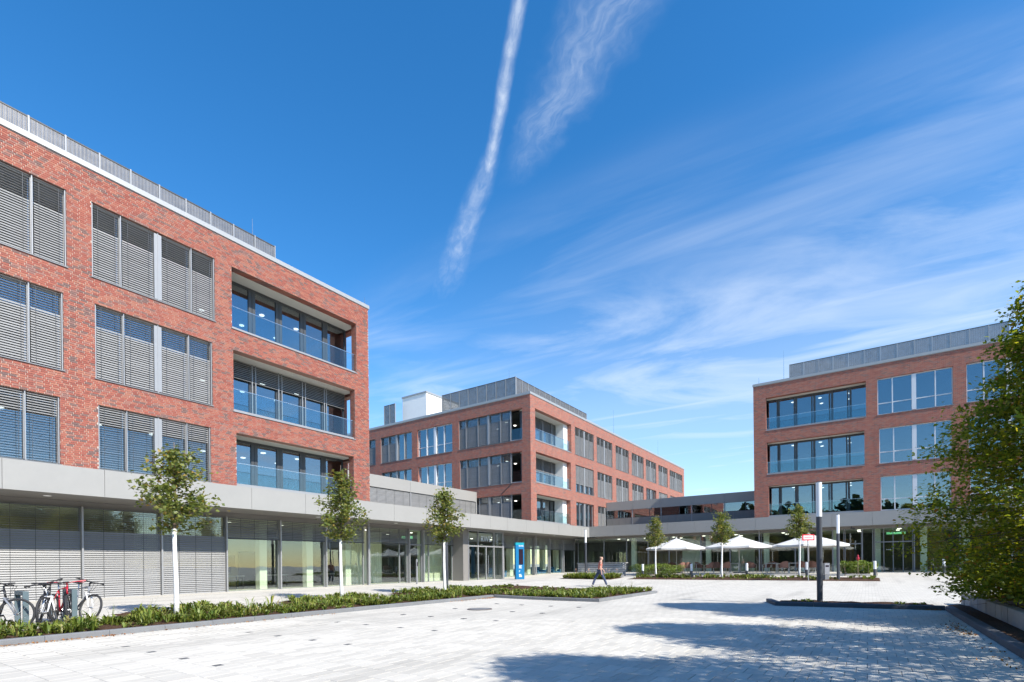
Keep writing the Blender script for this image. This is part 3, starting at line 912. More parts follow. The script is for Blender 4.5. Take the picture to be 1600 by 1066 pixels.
m_.box(38.0, 30.5, 5.0, 79.6, 30.7, MROOF-.4); m_.box(42.2, 30.8, 5.0, 42.4, 47.5, MROOF-.4); m_.box(36.9, 24.95, 4.93, 79.6, 47.5, 5.0)
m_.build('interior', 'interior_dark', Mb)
for i, (a, b) in enumerate(MFL):
    balcony(Mb, FM, *MB_B[i], a, b, 1.35, 4, (0, .03, .25, .27, .5, .52, .74, .76, 1), blind=(.42, .5, None)[i])
    # white side wall of the loggia
    m_ = MB(); m_.box(MB_B[i][1]-.75, 23.43, a-.015, MB_B[i][1]+.15, 24.3, b-.025); m_.build('balcony_side_wall', 'white_render', Mb)
    for k, c in enumerate(MW):
        c0, c1 = c[0]+s3_[i], c[1]-s3_[i]; Lw = c1-c0
        bl = dict(open=(0, .3), topen=6)
        if i == 1 and k == 0: bl = dict(drop=.7)
        if i == 1 and k == 4: bl = None
        if i == 1 and k in (5, 6): bl = dict(drop=.45)
        if i == 2 and k in (0,): bl = dict()
        dv = [c0+Lw*.25, c0+Lw*.5, c0+Lw*.75] if k < 6 else [c0+Lw/6*j for j in range(1, 6)]
        window(Mb, FM, c0, c1, a, b, dv, wide=(1,) if k < 6 else (2,), blind=[bl]*(len(dv)+1) if bl else None)
    for k, c in enumerate(NW):
        c0, c1 = c[0]+s3_[i], c[1]-s3_[i]
        if k == 0:
            w0 = 25.0; Lw = c1-w0
            bl = [dict(open=(0, .26), topen=4, tilt=62)]*5
            window(Mb, FN, w0, c1, a, b, [w0+Lw*.19, w0+Lw*.42, w0+Lw*.62, w0+Lw*.86], wide=(1,), blind=bl, sill=False)
            g = MB(); FN.box(g, c0+.04, w0-.03, .12, .137, a+.05, a+1.0); g.build('balustrade_pane', 'balustrade_glass', Mb)
            g = MB(); FN.box(g, c0, w0-.02, .10, .16, a-.004, a+.08); g.build('balustrade_shoe', 'light_aluminium', Mb)
            g = MB(); FN.box(g, c0-.03, c1+.03, -.035, .10, a-.04, a-.006); g.build('sill', 'grey_frame', Mb)
        else:
            Lw = c1-c0; bl = [dict(open=(0, .3), topen=6, tilt=62)]*2+[None]*2
            if k == 2: bl = bl[::-1]
            window(Mb, FN, c0, c1, a, b, [c0+Lw*.25, c0+Lw*.5, c0+Lw*.75], wide=(1,), blind=bl if k != 1 else None, frame='white_frame' if k == 1 else 'light_aluminium', transom=a+.85 if k == 1 else None)
m_ = MB(); m_.tube([FN.pt(24.9, -.02, 8.25), FN.pt(26.0, -.05, 7.45)], .03, 6); m_.build('diagonal_rod', 'dark_frame', Mb)  # thin dark rod slanting across the wall face between two window rows
FS = Fac('X', 37.0)
roof_screen(Mb, FS, 24.8, 33.2, 0, MROOF+.1, 17.48, 1.05)
roof_screen(Mb, Fac('Y', 24.8), 37.08, 50.6, 0, MROOF+.1, 17.46, .98)
roof_screen(Mb, Fac('Y', 26.3), 53.2, 66.0, 0, MROOF+.1, 17.5, .98)
roof_screen(Mb, FS, 39.6, 41.2, 0, MROOF+.1, 17.9, .8)
m_ = MB(); m_.box(37.9, 36.1, MROOF-.04, 43.0, 39.45, 18.55); bx_ = m_.build('rooftop_box', 'white_render', Mb)
m_ = MB(); m_.box(37.84, 36.04, 18.551, 43.06, 39.51, 18.72); m_.build('rim', 'coping_metal', bx_)
rods(Mb, [(37.2, 25.6, 17.4, .9), (39, 38, 18.6, .7), (55, 23.6, MROOF, 3.2), (70, 23.6, MROOF, 2.6), (41, 34.5, MROOF, 2.6)])
ceiling_lights(Mb, [(x, y, z+.10) for z in (14.5, 10.88, 7.33) for x in (39.6, 41.0) for y in (27.6, 29.6)])

# ------------------------------------------------------------------ right brick building
Rb = thing('brick_building', 'right-hand brick office block partly hidden by the hornbeam, blue glass windows', 'building', (52, 0, 5))
FR = Fac('X', 47.25)
RFL = [(12.2, 14.88), (8.58, 11.2), (5.1, 7.63)]; RROOF = 15.95
RBY = [(.04, 6.86), (.16, 6.82), (.26, 6.72)]; RW = [(-4.97, -.66), (-10.0, -5.68), (-15.0, -10.7)]
opr = []
for i, (a, b) in enumerate(RFL):
    aa = a if i < 2 else 5.0
    opr.append((*RBY[i], aa, b))
    for c in RW: opr.append((c[0]+s3_[i], c[1]-s3_[i], aa, b))
m_ = MB()
for r in solids(-16, 7.8, 5.0, RROOF, opr): FR.box(m_, r[0], r[1], 0, .42, r[2], r[3])
m_.box(47.671, 7.38, 5.0, 62, 7.8, RROOF); m_.box(47.671, -16, 5.0, 62, -15.6, RROOF); m_.box(61.6, -15.6, 5.0, 62, 7.38, RROOF)
m_.build('wall', 'brickwork', Rb)
m_ = MB(); m_.box(47.68, -15.59, RROOF-.35, 61.59, 7.37, RROOF-.05); m_.build('roof', 'roof_gravel', Rb)
coping(Rb, FR, -16, 7.85, RROOF, RROOF+.22)
m_ = MB()
for a, b in RFL: m_.box(49.0, -15.5, b+.121, 61.5, 7.3, b+.3)
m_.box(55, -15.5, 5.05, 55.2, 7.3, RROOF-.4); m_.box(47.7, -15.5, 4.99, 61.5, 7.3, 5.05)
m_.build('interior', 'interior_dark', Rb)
for i, (a, b) in enumerate(RFL):
    balcony(Rb, FR, *RBY[i], a, b, .85, 6, (0, .16, .185, .33, .355, .50, .525, .68, .70, .86, .875, 1), glass='window_glass')
    for c in RW:
        c0, c1 = c[0]+s3_[i], c[1]-s3_[i]; Lw = c1-c0
        window(Rb, FR, c0, c1, a, b, [c0+Lw*.22, c0+Lw*.5, c0+Lw*.79], wide=(1,), transom=a+.85, frame='white_frame')
roof_screen(Rb, FR, -8.0, 5.2, .95, RROOF+.1, 17.55, 1.02)
rods(Rb, [(48.0, 5.6, RROOF, 2.8), (47.5, 7.4, RROOF+.2, .6), (49.5, -12.5, RROOF, 3.5)])
ceiling_lights(Rb, [(x, y, z+.10) for z in (14.88, 11.2, 7.63) for x in (50.2, 52.0) for y in (1.2, 3.2, 5.2)])

# ------------------------------------------------------------------ linking bridges above the ground floor
FB1 = Fac('Y', 28.7)
br1 = thing('link_building', 'low grey metal link with closed blinds between the near and middle brick blocks', 'building', (28, 28.7, 5))
x = 19.9
for k in range(5):
    x1 = min(x+4.2, 36.3)
    if x1-x < .3: break
    m_ = MB(); FB1.box(m_, x+.008, x1-.008, 0, .05, 6.98, 7.84); m_.build('fascia_panel', 'fascia_metal', br1)
    f = MB(); FB1.box(f, x, x+.10, .03, .16, 5.0, 6.97); f.build('mullion', 'light_aluminium', br1)
    s_ = slats(FB1, x+.12, x1-.02, 5.0, 6.95, .09, None, 62); s_.build('blind', 'blind_aluminium', br1, kind='stuff')
    cords(FB1, [x+.12+(x1-x)*t for t in (.2, .4, .6, .8)], 5.0, 6.93, .09).build('blind_cords', 'dark_frame', br1)
    m_ = MB(); FB1.box(m_, x+.1, x1, .16, .175, 5.0, 6.97); m_.build('pane', 'window_glass', br1)
    x = x1
m_ = MB(); m_.box(19.6, 28.76, 6.99, 36.4, 37, 7.8); m_.box(19.6, 29.5, 4.95, 36.4, 29.6, 6.98); m_.build('roof', 'roof_gravel', br1)
m_ = MB(); m_.box(36.3, 28.7, 4.95, 36.42, 28.9, 7.84); m_.build('end_post', 'fascia_metal', br1)

FB2 = Fac('X', 51.4)
br2 = thing('link_building', 'low grey metal link with ribbon window between middle and right brick blocks', 'building', (51.4, 15, 5))
y = 8.0
while y < 22.9:
    y1 = min(y+3.02, 22.98)
    m_ = MB(); FB2.box(m_, y+.008, y1-.008, 0, .05, 6.94, 7.84); m_.build('fascia_panel', 'fascia_metal', br2)
    f = MB(); FB2.box(f, y, y+.07, .03, .12, 4.95, 6.93); f.build('mullion', 'light_aluminium', br2)
    k = 4
    for q in range(k):
        m_ = MB(); a = y+.08+(y1-y-.08)*q/k; b = y+.08+(y1-y-.08)*(q+1)/k
        FB2.box(m_, a+.005, b-.005, .05, .08, 4.95, 6.10); m_.build('parapet_panel', 'soffit_metal', br2)
    m_ = MB(); FB2.box(m_, y+.07, y1, .09, .105, 6.10, 6.93); m_.build('pane', 'window_glass', br2)
    f = MB(); FB2.box(f, y+1.2, y+1.26, .085, .13, 6.10, 6.93); FB2.box(f, y+.07, y1, .07, .12, 6.10, 6.15); f.build('window_bar', 'dark_frame', br2)
    y = y1
m_ = MB(); m_.box(51.46, 8.0, 6.95, 58, 22.98, 7.8); m_.box(56.0, 8, 4.95, 56.1, 22.98, 6.94); m_.build('roof', 'roof_gravel', br2)
# ------------------------------------------------------------------ ground-floor podium with its long metal fascia
Po = thing('podium_building', 'glazed ground floor with long grey metal fascia under the brick blocks', 'building', (30, 25, .2))
GY, GX = 25.2, 48.45                          # glass lines of the two arms
FA, FG = Fac('Y', 22.9), Fac('Y', GY)
FC, FH = Fac('X', 47.15), Fac('X', GX)
js = [-3.0, 1.8, 4.52, 7.24, 9.97, 12.71, 15.43, 18.2, 21.25, 23.93, 26.58, 28.33, 30.65, 32.87, 35.5, 38.2, 40.9, 43.6, 45.4, 47.10]
for a, b in zip(js[:-1], js[1:]):
    m_ = MB(); FA.box(m_, a+.006, b-.006, 0, .06, 4.0, 4.985); m_.build('fascia_panel', 'fascia_metal', Po)
jr = [-16, -11, -8.2, -5.6, -2.93, -.27, 2.3, 5.0, 7.74, 10.2, 12.64, 15.05, 17.7, 20.3, 22.94]
for a, b in zip(jr[:-1], jr[1:]):
    m_ = MB(); FC.box(m_, a+.006, b-.006, 0, .06, 4.04, 5.06); m_.build('fascia_panel', 'fascia_metal', Po)
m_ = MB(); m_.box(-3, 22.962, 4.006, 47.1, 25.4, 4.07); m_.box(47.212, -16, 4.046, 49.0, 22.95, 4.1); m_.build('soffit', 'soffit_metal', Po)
m_ = MB(); m_.box(-3, 22.965, 4.55, 47.1, 40, 4.86); m_.box(47.215, -16, 4.55, 60, 22.95, 4.90); m_.box(47.101, 22.96, 4.55, 60, 40, 4.86); m_.build('roof', 'roof_gravel', Po)
# bulkhead above the glass
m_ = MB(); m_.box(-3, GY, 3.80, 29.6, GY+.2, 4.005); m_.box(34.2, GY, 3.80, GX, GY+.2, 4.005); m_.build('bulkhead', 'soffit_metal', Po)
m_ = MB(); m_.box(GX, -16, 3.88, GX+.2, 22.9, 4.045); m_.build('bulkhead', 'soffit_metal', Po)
# soffit downlights
for X in (5.9, 11.4, 16.9, 22.4, 27.6, 36.5, 42.0):
    MB().lathe([(.10, 0), (.12, .012)], 12, (X, 24.0, 3.992)).build('downlight', 'lamp_diffuser', Po)
# interior: floor, ceiling, back walls, columns
m_ = MB(); m_.box(-3, GY+.15, .02, 60, 40, .19); m_.box(GX+.15, -16, .1, 60, GY+.14, .46); m_.build('interior_floor', 'interior_floor', Po)
m_ = MB(); m_.box(-3, GY+.21, 3.78, GX, 40, 3.9); m_.box(GX+.21, -16, 3.86, 60, 40, 3.98); m_.build('interior_ceiling', 'plaster', Po)
m_ = MB(); m_.box(-3, 31.5, .2, 18.4, 31.7, 3.78); m_.box(12.4, GY+.4, .2, 12.55, 31.5, 3.78); m_.build('interior_wall', 'interior_wall', Po)
m_ = MB(); m_.box(18.4, 33.5, .2, 48, 33.7, 3.78); m_.box(56.5, -16, .4, 56.7, 33, 3.86); m_.build('interior_wall', 'interior_dark', Po)
m_ = MB(); m_.box(54.0, 15.5, .4, 54.2, 20.5, 3.2); m_.box(53.0, 6.8, .4, 53.2, 8.4, 3.3); m_.box(53.5, 1.0, .4, 53.7, 4.5, 3.3); m_.build('interior_wall', 'interior_brown', Po)
for a, b in ((13.5, 14.5), (16.6, 17.9), (8.0, 9.0)):
    m_ = MB(); m_.box(a, 31.44, .2, b, 31.495, 2.35); m_.build('interior_door', 'dark_frame', Po)
for a, b, z in ((14.9, 15.7, 1.3), (15.9, 16.4, 1.4)):
    m_ = MB(); m_.box(a, 31.45, z, b, 31.495, z+.7); m_.build('picture_frame', 'interior_dark', Po)
def desk(x, y, z, label):
    t = thing('desk', label, 'desk', (x, y, z), 0, 'desks behind the ground-floor glass')
    MB().box(-.8, -.4, .71, .8, .4, .745).build('desk_top', 'table_top', t, off=(0, 0, 0))
    for sx in (-1, 1):
        for sy in (-1, 1): MB().box(sx*.74-.025, sy*.34-.025, 0, sx*.74+.025, sy*.34+.025, .71).build('leg', 'dark_frame', t, off=(0, 0, 0))
    MB().box(-.3, .1, .90, .3, .13, 1.25).build('monitor', 'screen_black', t, off=(0, 0, 0)); MB().box(-.03, .10, .746, .03, .14, .92).build('monitor_stand', 'dark_frame', t, off=(0, 0, 0))
desk(14.2, 28.2, .19, 'desk with dark monitor behind the first clear ground-floor pane')
desk(17.0, 28.6, .19, 'desk with dark monitor behind the second clear ground-floor pane')
desk(19.8, 28.0, .19, 'desk with dark monitor behind the pane left of the downpipe')
def column(x, y, z0, z1, sx=.22, sy=.22, mat='column_plaster'):
    m_ = MB(); m_.box(x-sx, y-sy, z0, x+sx, y+sy, z1); m_.build('column', mat, Po)
for X in (15.1, 17.85, 20.5): column(X, GY+1.15, .2, 3.78, .20, .2)
for X in (26.3,): column(X, GY+.55, .2, 3.78, .16, .16)
for X in (38.6, 41.5, 44.3, 47.0): column(X, GY+1.5, .2, 3.78, .26, .2)
for Y in (19.1, 12.0, 7.2, 4.6, 2.2, -.6, -3.4, -5.8): column(GX+.8, Y, .4, 3.86, .2, .2)
# hanging curtains seen behind the glass
def curtain(x0, x1, y, z0, z1, axis='X', n=14):
    m_ = MB(); V = []; k = n*2
    for i in range(k+1):
        t = i/k; o_ = .045*(1 if i % 2 else -1)
        p = (x0+(x1-x0)*t, y+o_) if axis == 'X' else (y+o_, x0+(x1-x0)*t)
        V += [(*p, z0), (*p, z1)]
    m_.add(V, [(2*i, 2*i+2, 2*i+3, 2*i+1) for i in range(k)])
    m_.build('curtain', 'curtain', Po)
curtain(21.6, 24.2, GY+2.2, .2, 3.7); curtain(26.8, 29.4, GY+1.4, .2, 3.7, n=18); curtain(9.6, 11.0, GY+1.8, .2, 3.7)
curtain(13.2, 15.0, GX+3.0, .4, 3.8, 'Y'); curtain(8.6, 10.6, GX+3.6, .4, 3.8, 'Y', 18)
m_ = MB(); m_.box(24.9, GY+.9, 3.25, 25.9, GY+.95, 3.42); m_.box(50.6, -2.4, 3.45, 50.65, -1.2, 3.62); m_.build('exit_sign', 'exit_green', Po)
for X in (14, 17, 20, 23, 27, 37, 40, 43, 46): 
    for Y in (27.4, 29.8): MB().lathe([(.12, 0), (.14, .03)], 10, (X, Y, 3.745)).build('ceiling_light', 'ceiling_lamp', Po)
for Y in (21, 18.2, 15.4, 12.6, 9.8, 6, 3.4, .6, -2):
    for X in (50, 52.4): MB().lathe([(.12, 0), (.14, .03)], 10, (X, Y, 3.825)).build('ceiling_light', 'ceiling_lamp', Po)


def bay(F, u0, u1, z0, z1, divs=(), door=False, blind=None, frame='grey_frame', post=True, glass='shop_glass', transom=None, cord_n=3):
    f = MB(); t = .045
    F.box(f, u0, u0+t, 0, .12, z0, z1); F.box(f, u1-t, u1, 0, .12, z0, z1)
    F.box(f, u0+t, u1-t, 0, .12, z0, z0+.06); F.box(f, u0+t, u1-t, 0, .12, z1-.05, z1)
    ed = [u0+t]
    for d in divs: F.box(f, d-.025, d+.025, 0, .12, z0+.06, z1-.05); ed += [d-.025, d+.025]
    ed.append(u1-t)
    if transom:
        for a, b in zip(ed[::2], ed[1::2]): F.box(f, a, b, .002, .118, transom-.04, transom+.04)
    o = f.build('glazing_bay', frame, Po)
    for a, b in zip(ed[::2], ed[1::2]):
        zz = [z0+.06, z1-.05] if not transom else [z0+.06, transom-.04, transom+.04, z1-.05]
        for za, zb in zip(zz[::2], zz[1::2]):
            m_ = MB(); F.box(m_, a, b, .05, .064, za, zb); m_.build('pane', glass, o)
    if post:
        m_ = MB(); F.box(m_, u0-.03, u0+.03, -.20, -.001, z0, z1-.002); m_.build('guide_rail', 'light_aluminium', o)
    if blind:
        zl, op, tl = blind
        s_ = slats(F, u0+.05, u1-.05, zl, z1, -.09, op, tl, 5, .085, .08); s_.build('blind', 'blind_aluminium', o, kind='stuff')
        cords(F, [u0+(u1-u0)*(i+1)/(cord_n+1) for i in range(cord_n)], zl, z1-.04, -.09).build('blind_cords', 'dark_frame', o)
        if zl > 1:
            m_ = MB(); F.box(m_, u0+.05, u1-.05, -.12, -.06, zl-.02, zl+.025); m_.build('blind_rail', 'dark_frame', o)
    return o


ZB = .20
pitch = 2.74; xs = [12.67+pitch*k for k in range(-5, 4)]
for a, b in zip(xs[:5], xs[1:6]): bay(FG, a, b, ZB, 3.80, blind=(ZB+.03, (2.88, 3.8), 60))
for a, b in zip(xs[5:8], xs[6:9]): bay(FG, a, b, ZB, 3.80, blind=(2.78, None, 50), frame='light_aluminium')
bay(FG, 21.2, 24.5, ZB, 3.80, (23.82,), blind=(2.80, None, 50), frame='light_aluminium')
d = bay(FG, 24.55, 25.85, ZB, 3.80, (), frame='grey_frame', transom=2.78)
m_ = MB(); m_.tube([(25.6, GY-.07, 1.0), (25.6, GY-.07, 1.7)], .018, 6); m_.build('door_handle', 'steel', d)
bay(FG, 25.9, 29.05, ZB, 3.80, (26.55, 28.3), frame='light_aluminium', blind=(2.82, None, 50))
# projecting entrance with the company lettering
m_ = MB(); m_.box(29.06, 24.2, ZB, 29.62, 25.3, 3.99); m_.build('entrance_pier', 'soffit_metal', Po)
FE = Fac('Y', 24.2)
en = MB()
for u in (29.66, 30.80, 32.80, 33.98): FE.box(en, u, u+.09, 0, .12, ZB, 3.99)
for a, b in ((29.75, 30.80), (30.89, 32.80), (32.89, 33.98)): FE.box(en, a, b, .003, .117, 2.74, 2.84); FE.box(en, a, b, .003, .117, 3.90, 3.99); FE.box(en, a, b, .003, .117, ZB, ZB+.06)
FE.box(en, 31.80, 31.88, .003, .117, ZB+.06, 2.74)
eo = en.build('entrance', 'light_aluminium', Po)
for a, b in ((29.75, 30.80), (30.89, 32.80), (32.89, 33.98)):
    m_ = MB(); FE.box(m_, a, b, .05, .064, 2.84, 3.90); m_.build('pane', 'shop_glass', eo)
for a, b in ((29.75, 30.80), (30.89, 31.80), (31.88, 32.80), (32.89, 33.98)):
    m_ = MB(); FE.box(m_, a, b, .05, .064, ZB+.06, 2.74); m_.build('pane', 'shop_glass', eo)
m_ = MB(); m_.box(34.08, 24.2, ZB, 34.18, 25.3, 3.99); m_.build('entrance_side', 'light_aluminium', eo)
m_ = MB(); m_.tube([(31.70, 24.12, .7), (31.70, 24.12, 2.1)], .02, 6); m_.tube([(31.98, 24.12, .7), (31.98, 24.12, 2.1)], .02, 6); m_.build('door_handle', 'steel', eo)


def lettering(txt, size, mat, parent, M, name='lettering', align='CENTER', extrude=.004):
    cu_ = bpy.data.curves.new('text', 'FONT'); cu_.body = txt; cu_.size = size; cu_.align_x = align; cu_.extrude = extrude; cu_.resolution_u = 3
    t_ = bpy.data.objects.new('text', cu_); col.objects.link(t_)
    dg = bpy.context.evaluated_depsgraph_get(); dg.update()
    me = bpy.data.meshes.new_from_object(t_.evaluated_get(dg)); bpy.data.objects.remove(t_, do_unlink=True)
    me.materials.clear(); me.materials.append(MATS[mat])
    o = bpy.data.objects.new(name, me); col.objects.link(o)
    o.parent = parent; o.matrix_local = Matrix.Translation(-Vector(root_loc(parent))) @ M if parent is not None else M
    return o


M_plain('frosted_letter', (.62, .68, .70), .6, var=.03)
RX90 = Matrix.Rotation(R_(90), 4, 'X')                       # faces -Y
lettering('RWE', .62, 'frosted_letter', eo, Matrix.Translation((31.85, 24.235, 3.16)) @ RX90)
xs2 = [34.25, 37.42, 40.17, 42.97, 45.70, 48.35]
for k, (a, b) in enumerate(zip(xs2[:-1], xs2[1:])):
    bay(FG, a, b, ZB, 3.80, () if k else (35.6,), blind=(2.76, None, 55), frame='light_aluminium')
# right arm
yr = [24.9, 21.97, 19.57, 17.4, 15.38, 12.49, 10.0, 7.64]
RZ = .47
for a, b in zip(yr[:-1], yr[1:]): bay(FH, b, a, RZ, 3.88, post=False)
bay(FH, 4.95, 7.5, RZ, 3.88, post=False); bay(FH, 2.32, 4.95, RZ, 3.88, post=False)
bay(FH, 1.55, 2.32, RZ, 3.88, post=False); d = bay(FH, .40, 1.50, RZ, 3.88, frame='grey_frame', transom=2.72, post=False)
bay(FH, -.32, .38, RZ, 3.88, post=False, frame='light_aluminium')
d = bay(FH, -2.75, -.40, RZ, 3.88, (-2.15, -1.55, -.98), frame='grey_frame', transom=2.80, post=False)
m_ = MB()
for k in range(2):
    for q in range(4): m_.box(GX-.004+.05, -1.50+.62*k+.10+q*.075, 2.2, GX-.001+.05, -1.50+.62*k+.15+q*.075, 2.23)
m_.build('door_lettering', 'frosted_letter', d)
for a, b in ((-5.4, -2.80), (-8.1, -5.4), (-10.8, -8.1), (-13.5, -10.8)): bay(FH, a, b, RZ, 3.88, post=False, frame='light_aluminium')
for X, Y in ((20.95, 24.9), (40.05, 24.9)):
    m_ = MB(); m_.tube([(X, Y-.1, .22), (X, Y-.1, 4.0)], .05, 8); m_.lathe([(.09, 0), (.09, .05), (.06, .09)], 8, (X, Y-.1, .2)); m_.build('downpipe', 'light_aluminium', Po)
m_ = MB(); m_.tube([(48.15, 7.60, .45), (48.15, 7.60, 4.04)], .06, 8); m_.build('downpipe', 'light_aluminium', Po)
for X, Y, z in ((24.9, 23.9, 3.98), (48.0, 1.05, 4.02)):
    m_ = MB(); m_.tube([(X, Y, z+.04), (X, Y, z-.10)], .03, 6); m_.cbox((X-.05, Y-.08, z-.14), (.11, .30, .11)); m_.build('security_camera', 'dark_frame', Po)

# terrace slab
ter = MB(); ter.box(40.6, -.1, .2, GX-.05, 15.6, .545); terrace = ter.build('terrace', 'paving'); terrace['kind'] = 'structure'

# blue sofas behind the glass
def sofa(x, y, z, rz, label):
    t = thing('sofa', label, 'sofa', (x, y, z), rz, 'blue sofas behind the ground-floor glass')
    MB().bevbox(-.8, -.4, .12, .8, .4, .45, .05).build('seat', 'sofa_blue', t, off=(0, 0, 0))
    MB().bevbox(-.8, .28, .45, .8, .42, .92, .04).build('backrest', 'sofa_blue', t, off=(0, 0, 0))
    for s in (-1, 1): MB().bevbox(s*.72-.08, -.4, .45, s*.72+.08, .28, .65, .03).build('armrest', 'sofa_blue', t, off=(0, 0, 0))
    for sx in (-1, 1):
        for sy in (-1, 1): MB().box(sx*.7-.03, sy*.32-.03, 0, sx*.7+.03, sy*.32+.03, .12).build('leg', 'dark_frame', t, off=(0, 0, 0))
sofa(36.3, 26.4, .19, 0, 'blue sofa behind the glass left of the blue totem')
sofa(43.2, 26.5, .19, 0, 'blue sofa behind the glass right of the totem, nearer of two')
sofa(46.2, 26.5, .19, 0, 'blue sofa behind the glass in the inner corner of the podium')
# ------------------------------------------------------------------ lamps, bollards, signs


def lamp_post(P, label, h=3.88, r=.085):
    t = thing('lamp_post', label, 'lamp post', P, 0, 'slim lamp posts with white tube heads')
    MB().lathe([(r*1.5, -.03), (r*1.5, .012), (r, .02), (r, h-1.12)], 16).build('pole', 'lamp_paint', t, off=(0, 0, 0), smooth=False)
    MB().lathe([(r*.98, h-1.119), (r*.98, h-.02)], 16).build('diffuser', 'lamp_diffuser', t, off=(0, 0, 0))
    MB().lathe([(r*1.05, h-.019), (r*1.05, h), (r*.6, h+.012)], 16).build('cap', 'lamp_paint', t, off=(0, 0, 0))
    MB().box(-.04, -r-.004, .55, .04, -r+.02, .95).build('service_door', 'lamp_paint', t, off=(0, 0, 0))
    return t


g_ = lambda x, y: (x, y, zg(x, y))
lamp_post((19.32, 1.29, .06), 'tall dark lamp post standing in the dark strip in the foreground')
lamp_post(g_(36.05, 1.46), 'slim grey lamp post beside the bush at the terrace bed')
lamp_post(g_(39.7, 19.66), 'slim grey lamp post near the walking man and inner corner')
lamp_post(g_(19.71, 17.51), 'grey lamp post directly behind the third white-trunked tree')


def bollard(P, label, h=.98):
    t = thing('bollard_light', label, 'bollard', P, 0, 'bollard lights with white heads')
    MB().lathe([(.10, -.02), (.10, .01), (.085, .015), (.085, h*.5)], 14).build('base', 'lamp_paint', t, off=(0, 0, 0))
    MB().lathe([(.083, h*.5+.001), (.083, h-.03)], 14).build('diffuser', 'lamp_diffuser', t, off=(0, 0, 0))
    MB().lathe([(.087, h-.029), (.087, h), (.05, h+.008)], 14).build('cap', 'lamp_diffuser', t, off=(0, 0, 0))
for px_, py_, lb in ((1004.5, 902, 'white-topped bollard left of the first terrace tree'), (1080.5, 903, 'white-topped bollard under the left parasol'), (1167, 903, 'white-topped bollard under the middle parasol'),
                     (1260.5, 902, 'white-topped bollard behind the red and white sign pole'), (1367, 901.5, 'white-topped bollard right of the leafy bush'), (1475, 896, 'white-topped bollard near the right entrance doors'),
                     (975, 898, 'white-topped bollard at the end of the slatted bench wall')):
    P = ground_at(px_, py_); bollard(P, lb)
t = thing('bollard', 'slim steel post standing before the podium door', 'bollard', tuple(ground_at(651.5, 912.5)))
MB().lathe([(.06, 0), (.06, 1.5), (.045, 1.53)], 12).build('post', 'bin_steel', t, off=(0, 0, 0))
MB().box(-.03, -.07, 1.1, .03, -.055, 1.35).build('reader', 'screen_black', t, off=(0, 0, 0))

P = ground_at(1263, 908)
t = thing('sign', 'small red-bordered white sign on a thin pale pole', 'sign', tuple(P), R_(-55))
MB().tube([(0, 0, 0), (0, 0, 2.82)], .03, 8).build('pole', 'light_aluminium', t, off=(0, 0, 0))
MB().box(-.36, -.055, 2.40, .36, -.034, 2.76).build('plate', 'sign_red', t, off=(0, 0, 0))
pl = MB().box(-.29, -.060, 2.47, .29, -.0555, 2.69).build('panel', 'white_paint', t, off=(0, 0, 0))
m_ = MB()
for k in range(9): m_.box(-.24+k*.054, -.063, 2.55, -.205+k*.054, -.0605, 2.61)
m_.build('lettering', 'sign_red', pl, off=(0, 0, 0))
P = ground_at(1290.5, 907)
t = thing('litter_bin', 'grey steel box bin standing behind the tall lamp post', 'bin', tuple(P), R_(-55))
MB().box(-.14, -.14, .36, .14, .14, 1.0).build('body', 'bin_steel', t, off=(0, 0, 0)); MB().box(-.12, -.12, 0, .12, .12, .34).build('base', 'kerb_stone', t, off=(0, 0, 0))
MB().box(-.15, -.15, 1.001, .15, .15, 1.03).build('lid', 'bin_steel', t, off=(0, 0, 0)); MB().box(-.10, -.147, .80, .10, -.1405, .90).build('slot', 'screen_black', t, off=(0, 0, 0))

# info totem
P = ground_at(813, 904.6)
t = thing('totem', 'tall blue information totem with dark screen and white lettering', 'totem', (33.1, 22.0, zg(33.1, 22.0)), R_(-30))
MB().box(-.36, -.11, 0, .36, .11, 2.62).build('body', 'totem_blue', t, off=(0, 0, 0)); MB().box(-.362, -.112, 2.62, .362, .112, 2.80).build('head', 'totem_teal', t, off=(0, 0, 0))
MB().box(-.10, -.117, 1.12, .26, -.1105, 2.30).build('screen', 'screen_black', t, off=(0, 0, 0))
M_plain('letter_white', (.85, .87, .88), .5, var=.02)
def totem_text(tx, s, x, z):
    o = lettering(tx, s, 'letter_white', None, Matrix(), align='LEFT', extrude=.002); o.parent = t; o.matrix_local = Matrix.Translation((x, -.116, z)) @ RX90
totem_text('RWE', .19, -.10, 2.48)
for z, ws in ((1.0, (.30, .0)), (.92, (.24, 0)), (.84, (.30, 0)), (.62, (.12, 0)), (.54, (.08, 0)), (.34, (.24, 0)), (.26, (.30, 0)), (.18, (.26, 0))):
    n = int(ws[0]/.05); m_ = MB()
    for k in range(n): m_.box(-.10+k*.05, -.116, z, -.10+k*.05+.036, -.1105, z+.05)
    m_.build('text_line', 'letter_white', t, off=(0, 0, 0), kind='stuff')

# slatted bench wall
sw = thing('slatted_wall', 'low wall of pale horizontal slats beside the walking man', 'wall', (39.9, 18.2, zg(39.9, 18.2)))
for k in range(6):
    z0 = zg(39.9, 18.2)+.06+k*.155
    MB().box(39.86, 16.2, z0, 39.92, 20.5, z0+.12).build('slat', 'slat_wood', sw)
MB().box(39.80, 16.15, zg(39.9, 18.2)+1.0, 40.3, 20.55, zg(39.9, 18.2)+1.06).build('top_board', 'slat_wood', sw)
for y in (16.3, 17.7, 19.1, 20.4): MB().box(39.93, y-.04, zg(39.9, y)-.05, 39.99, y+.04, zg(39.9, 18.2)+1.0).build('post', 'dark_frame', sw)

# ------------------------------------------------------------------ plants: hedges, trees


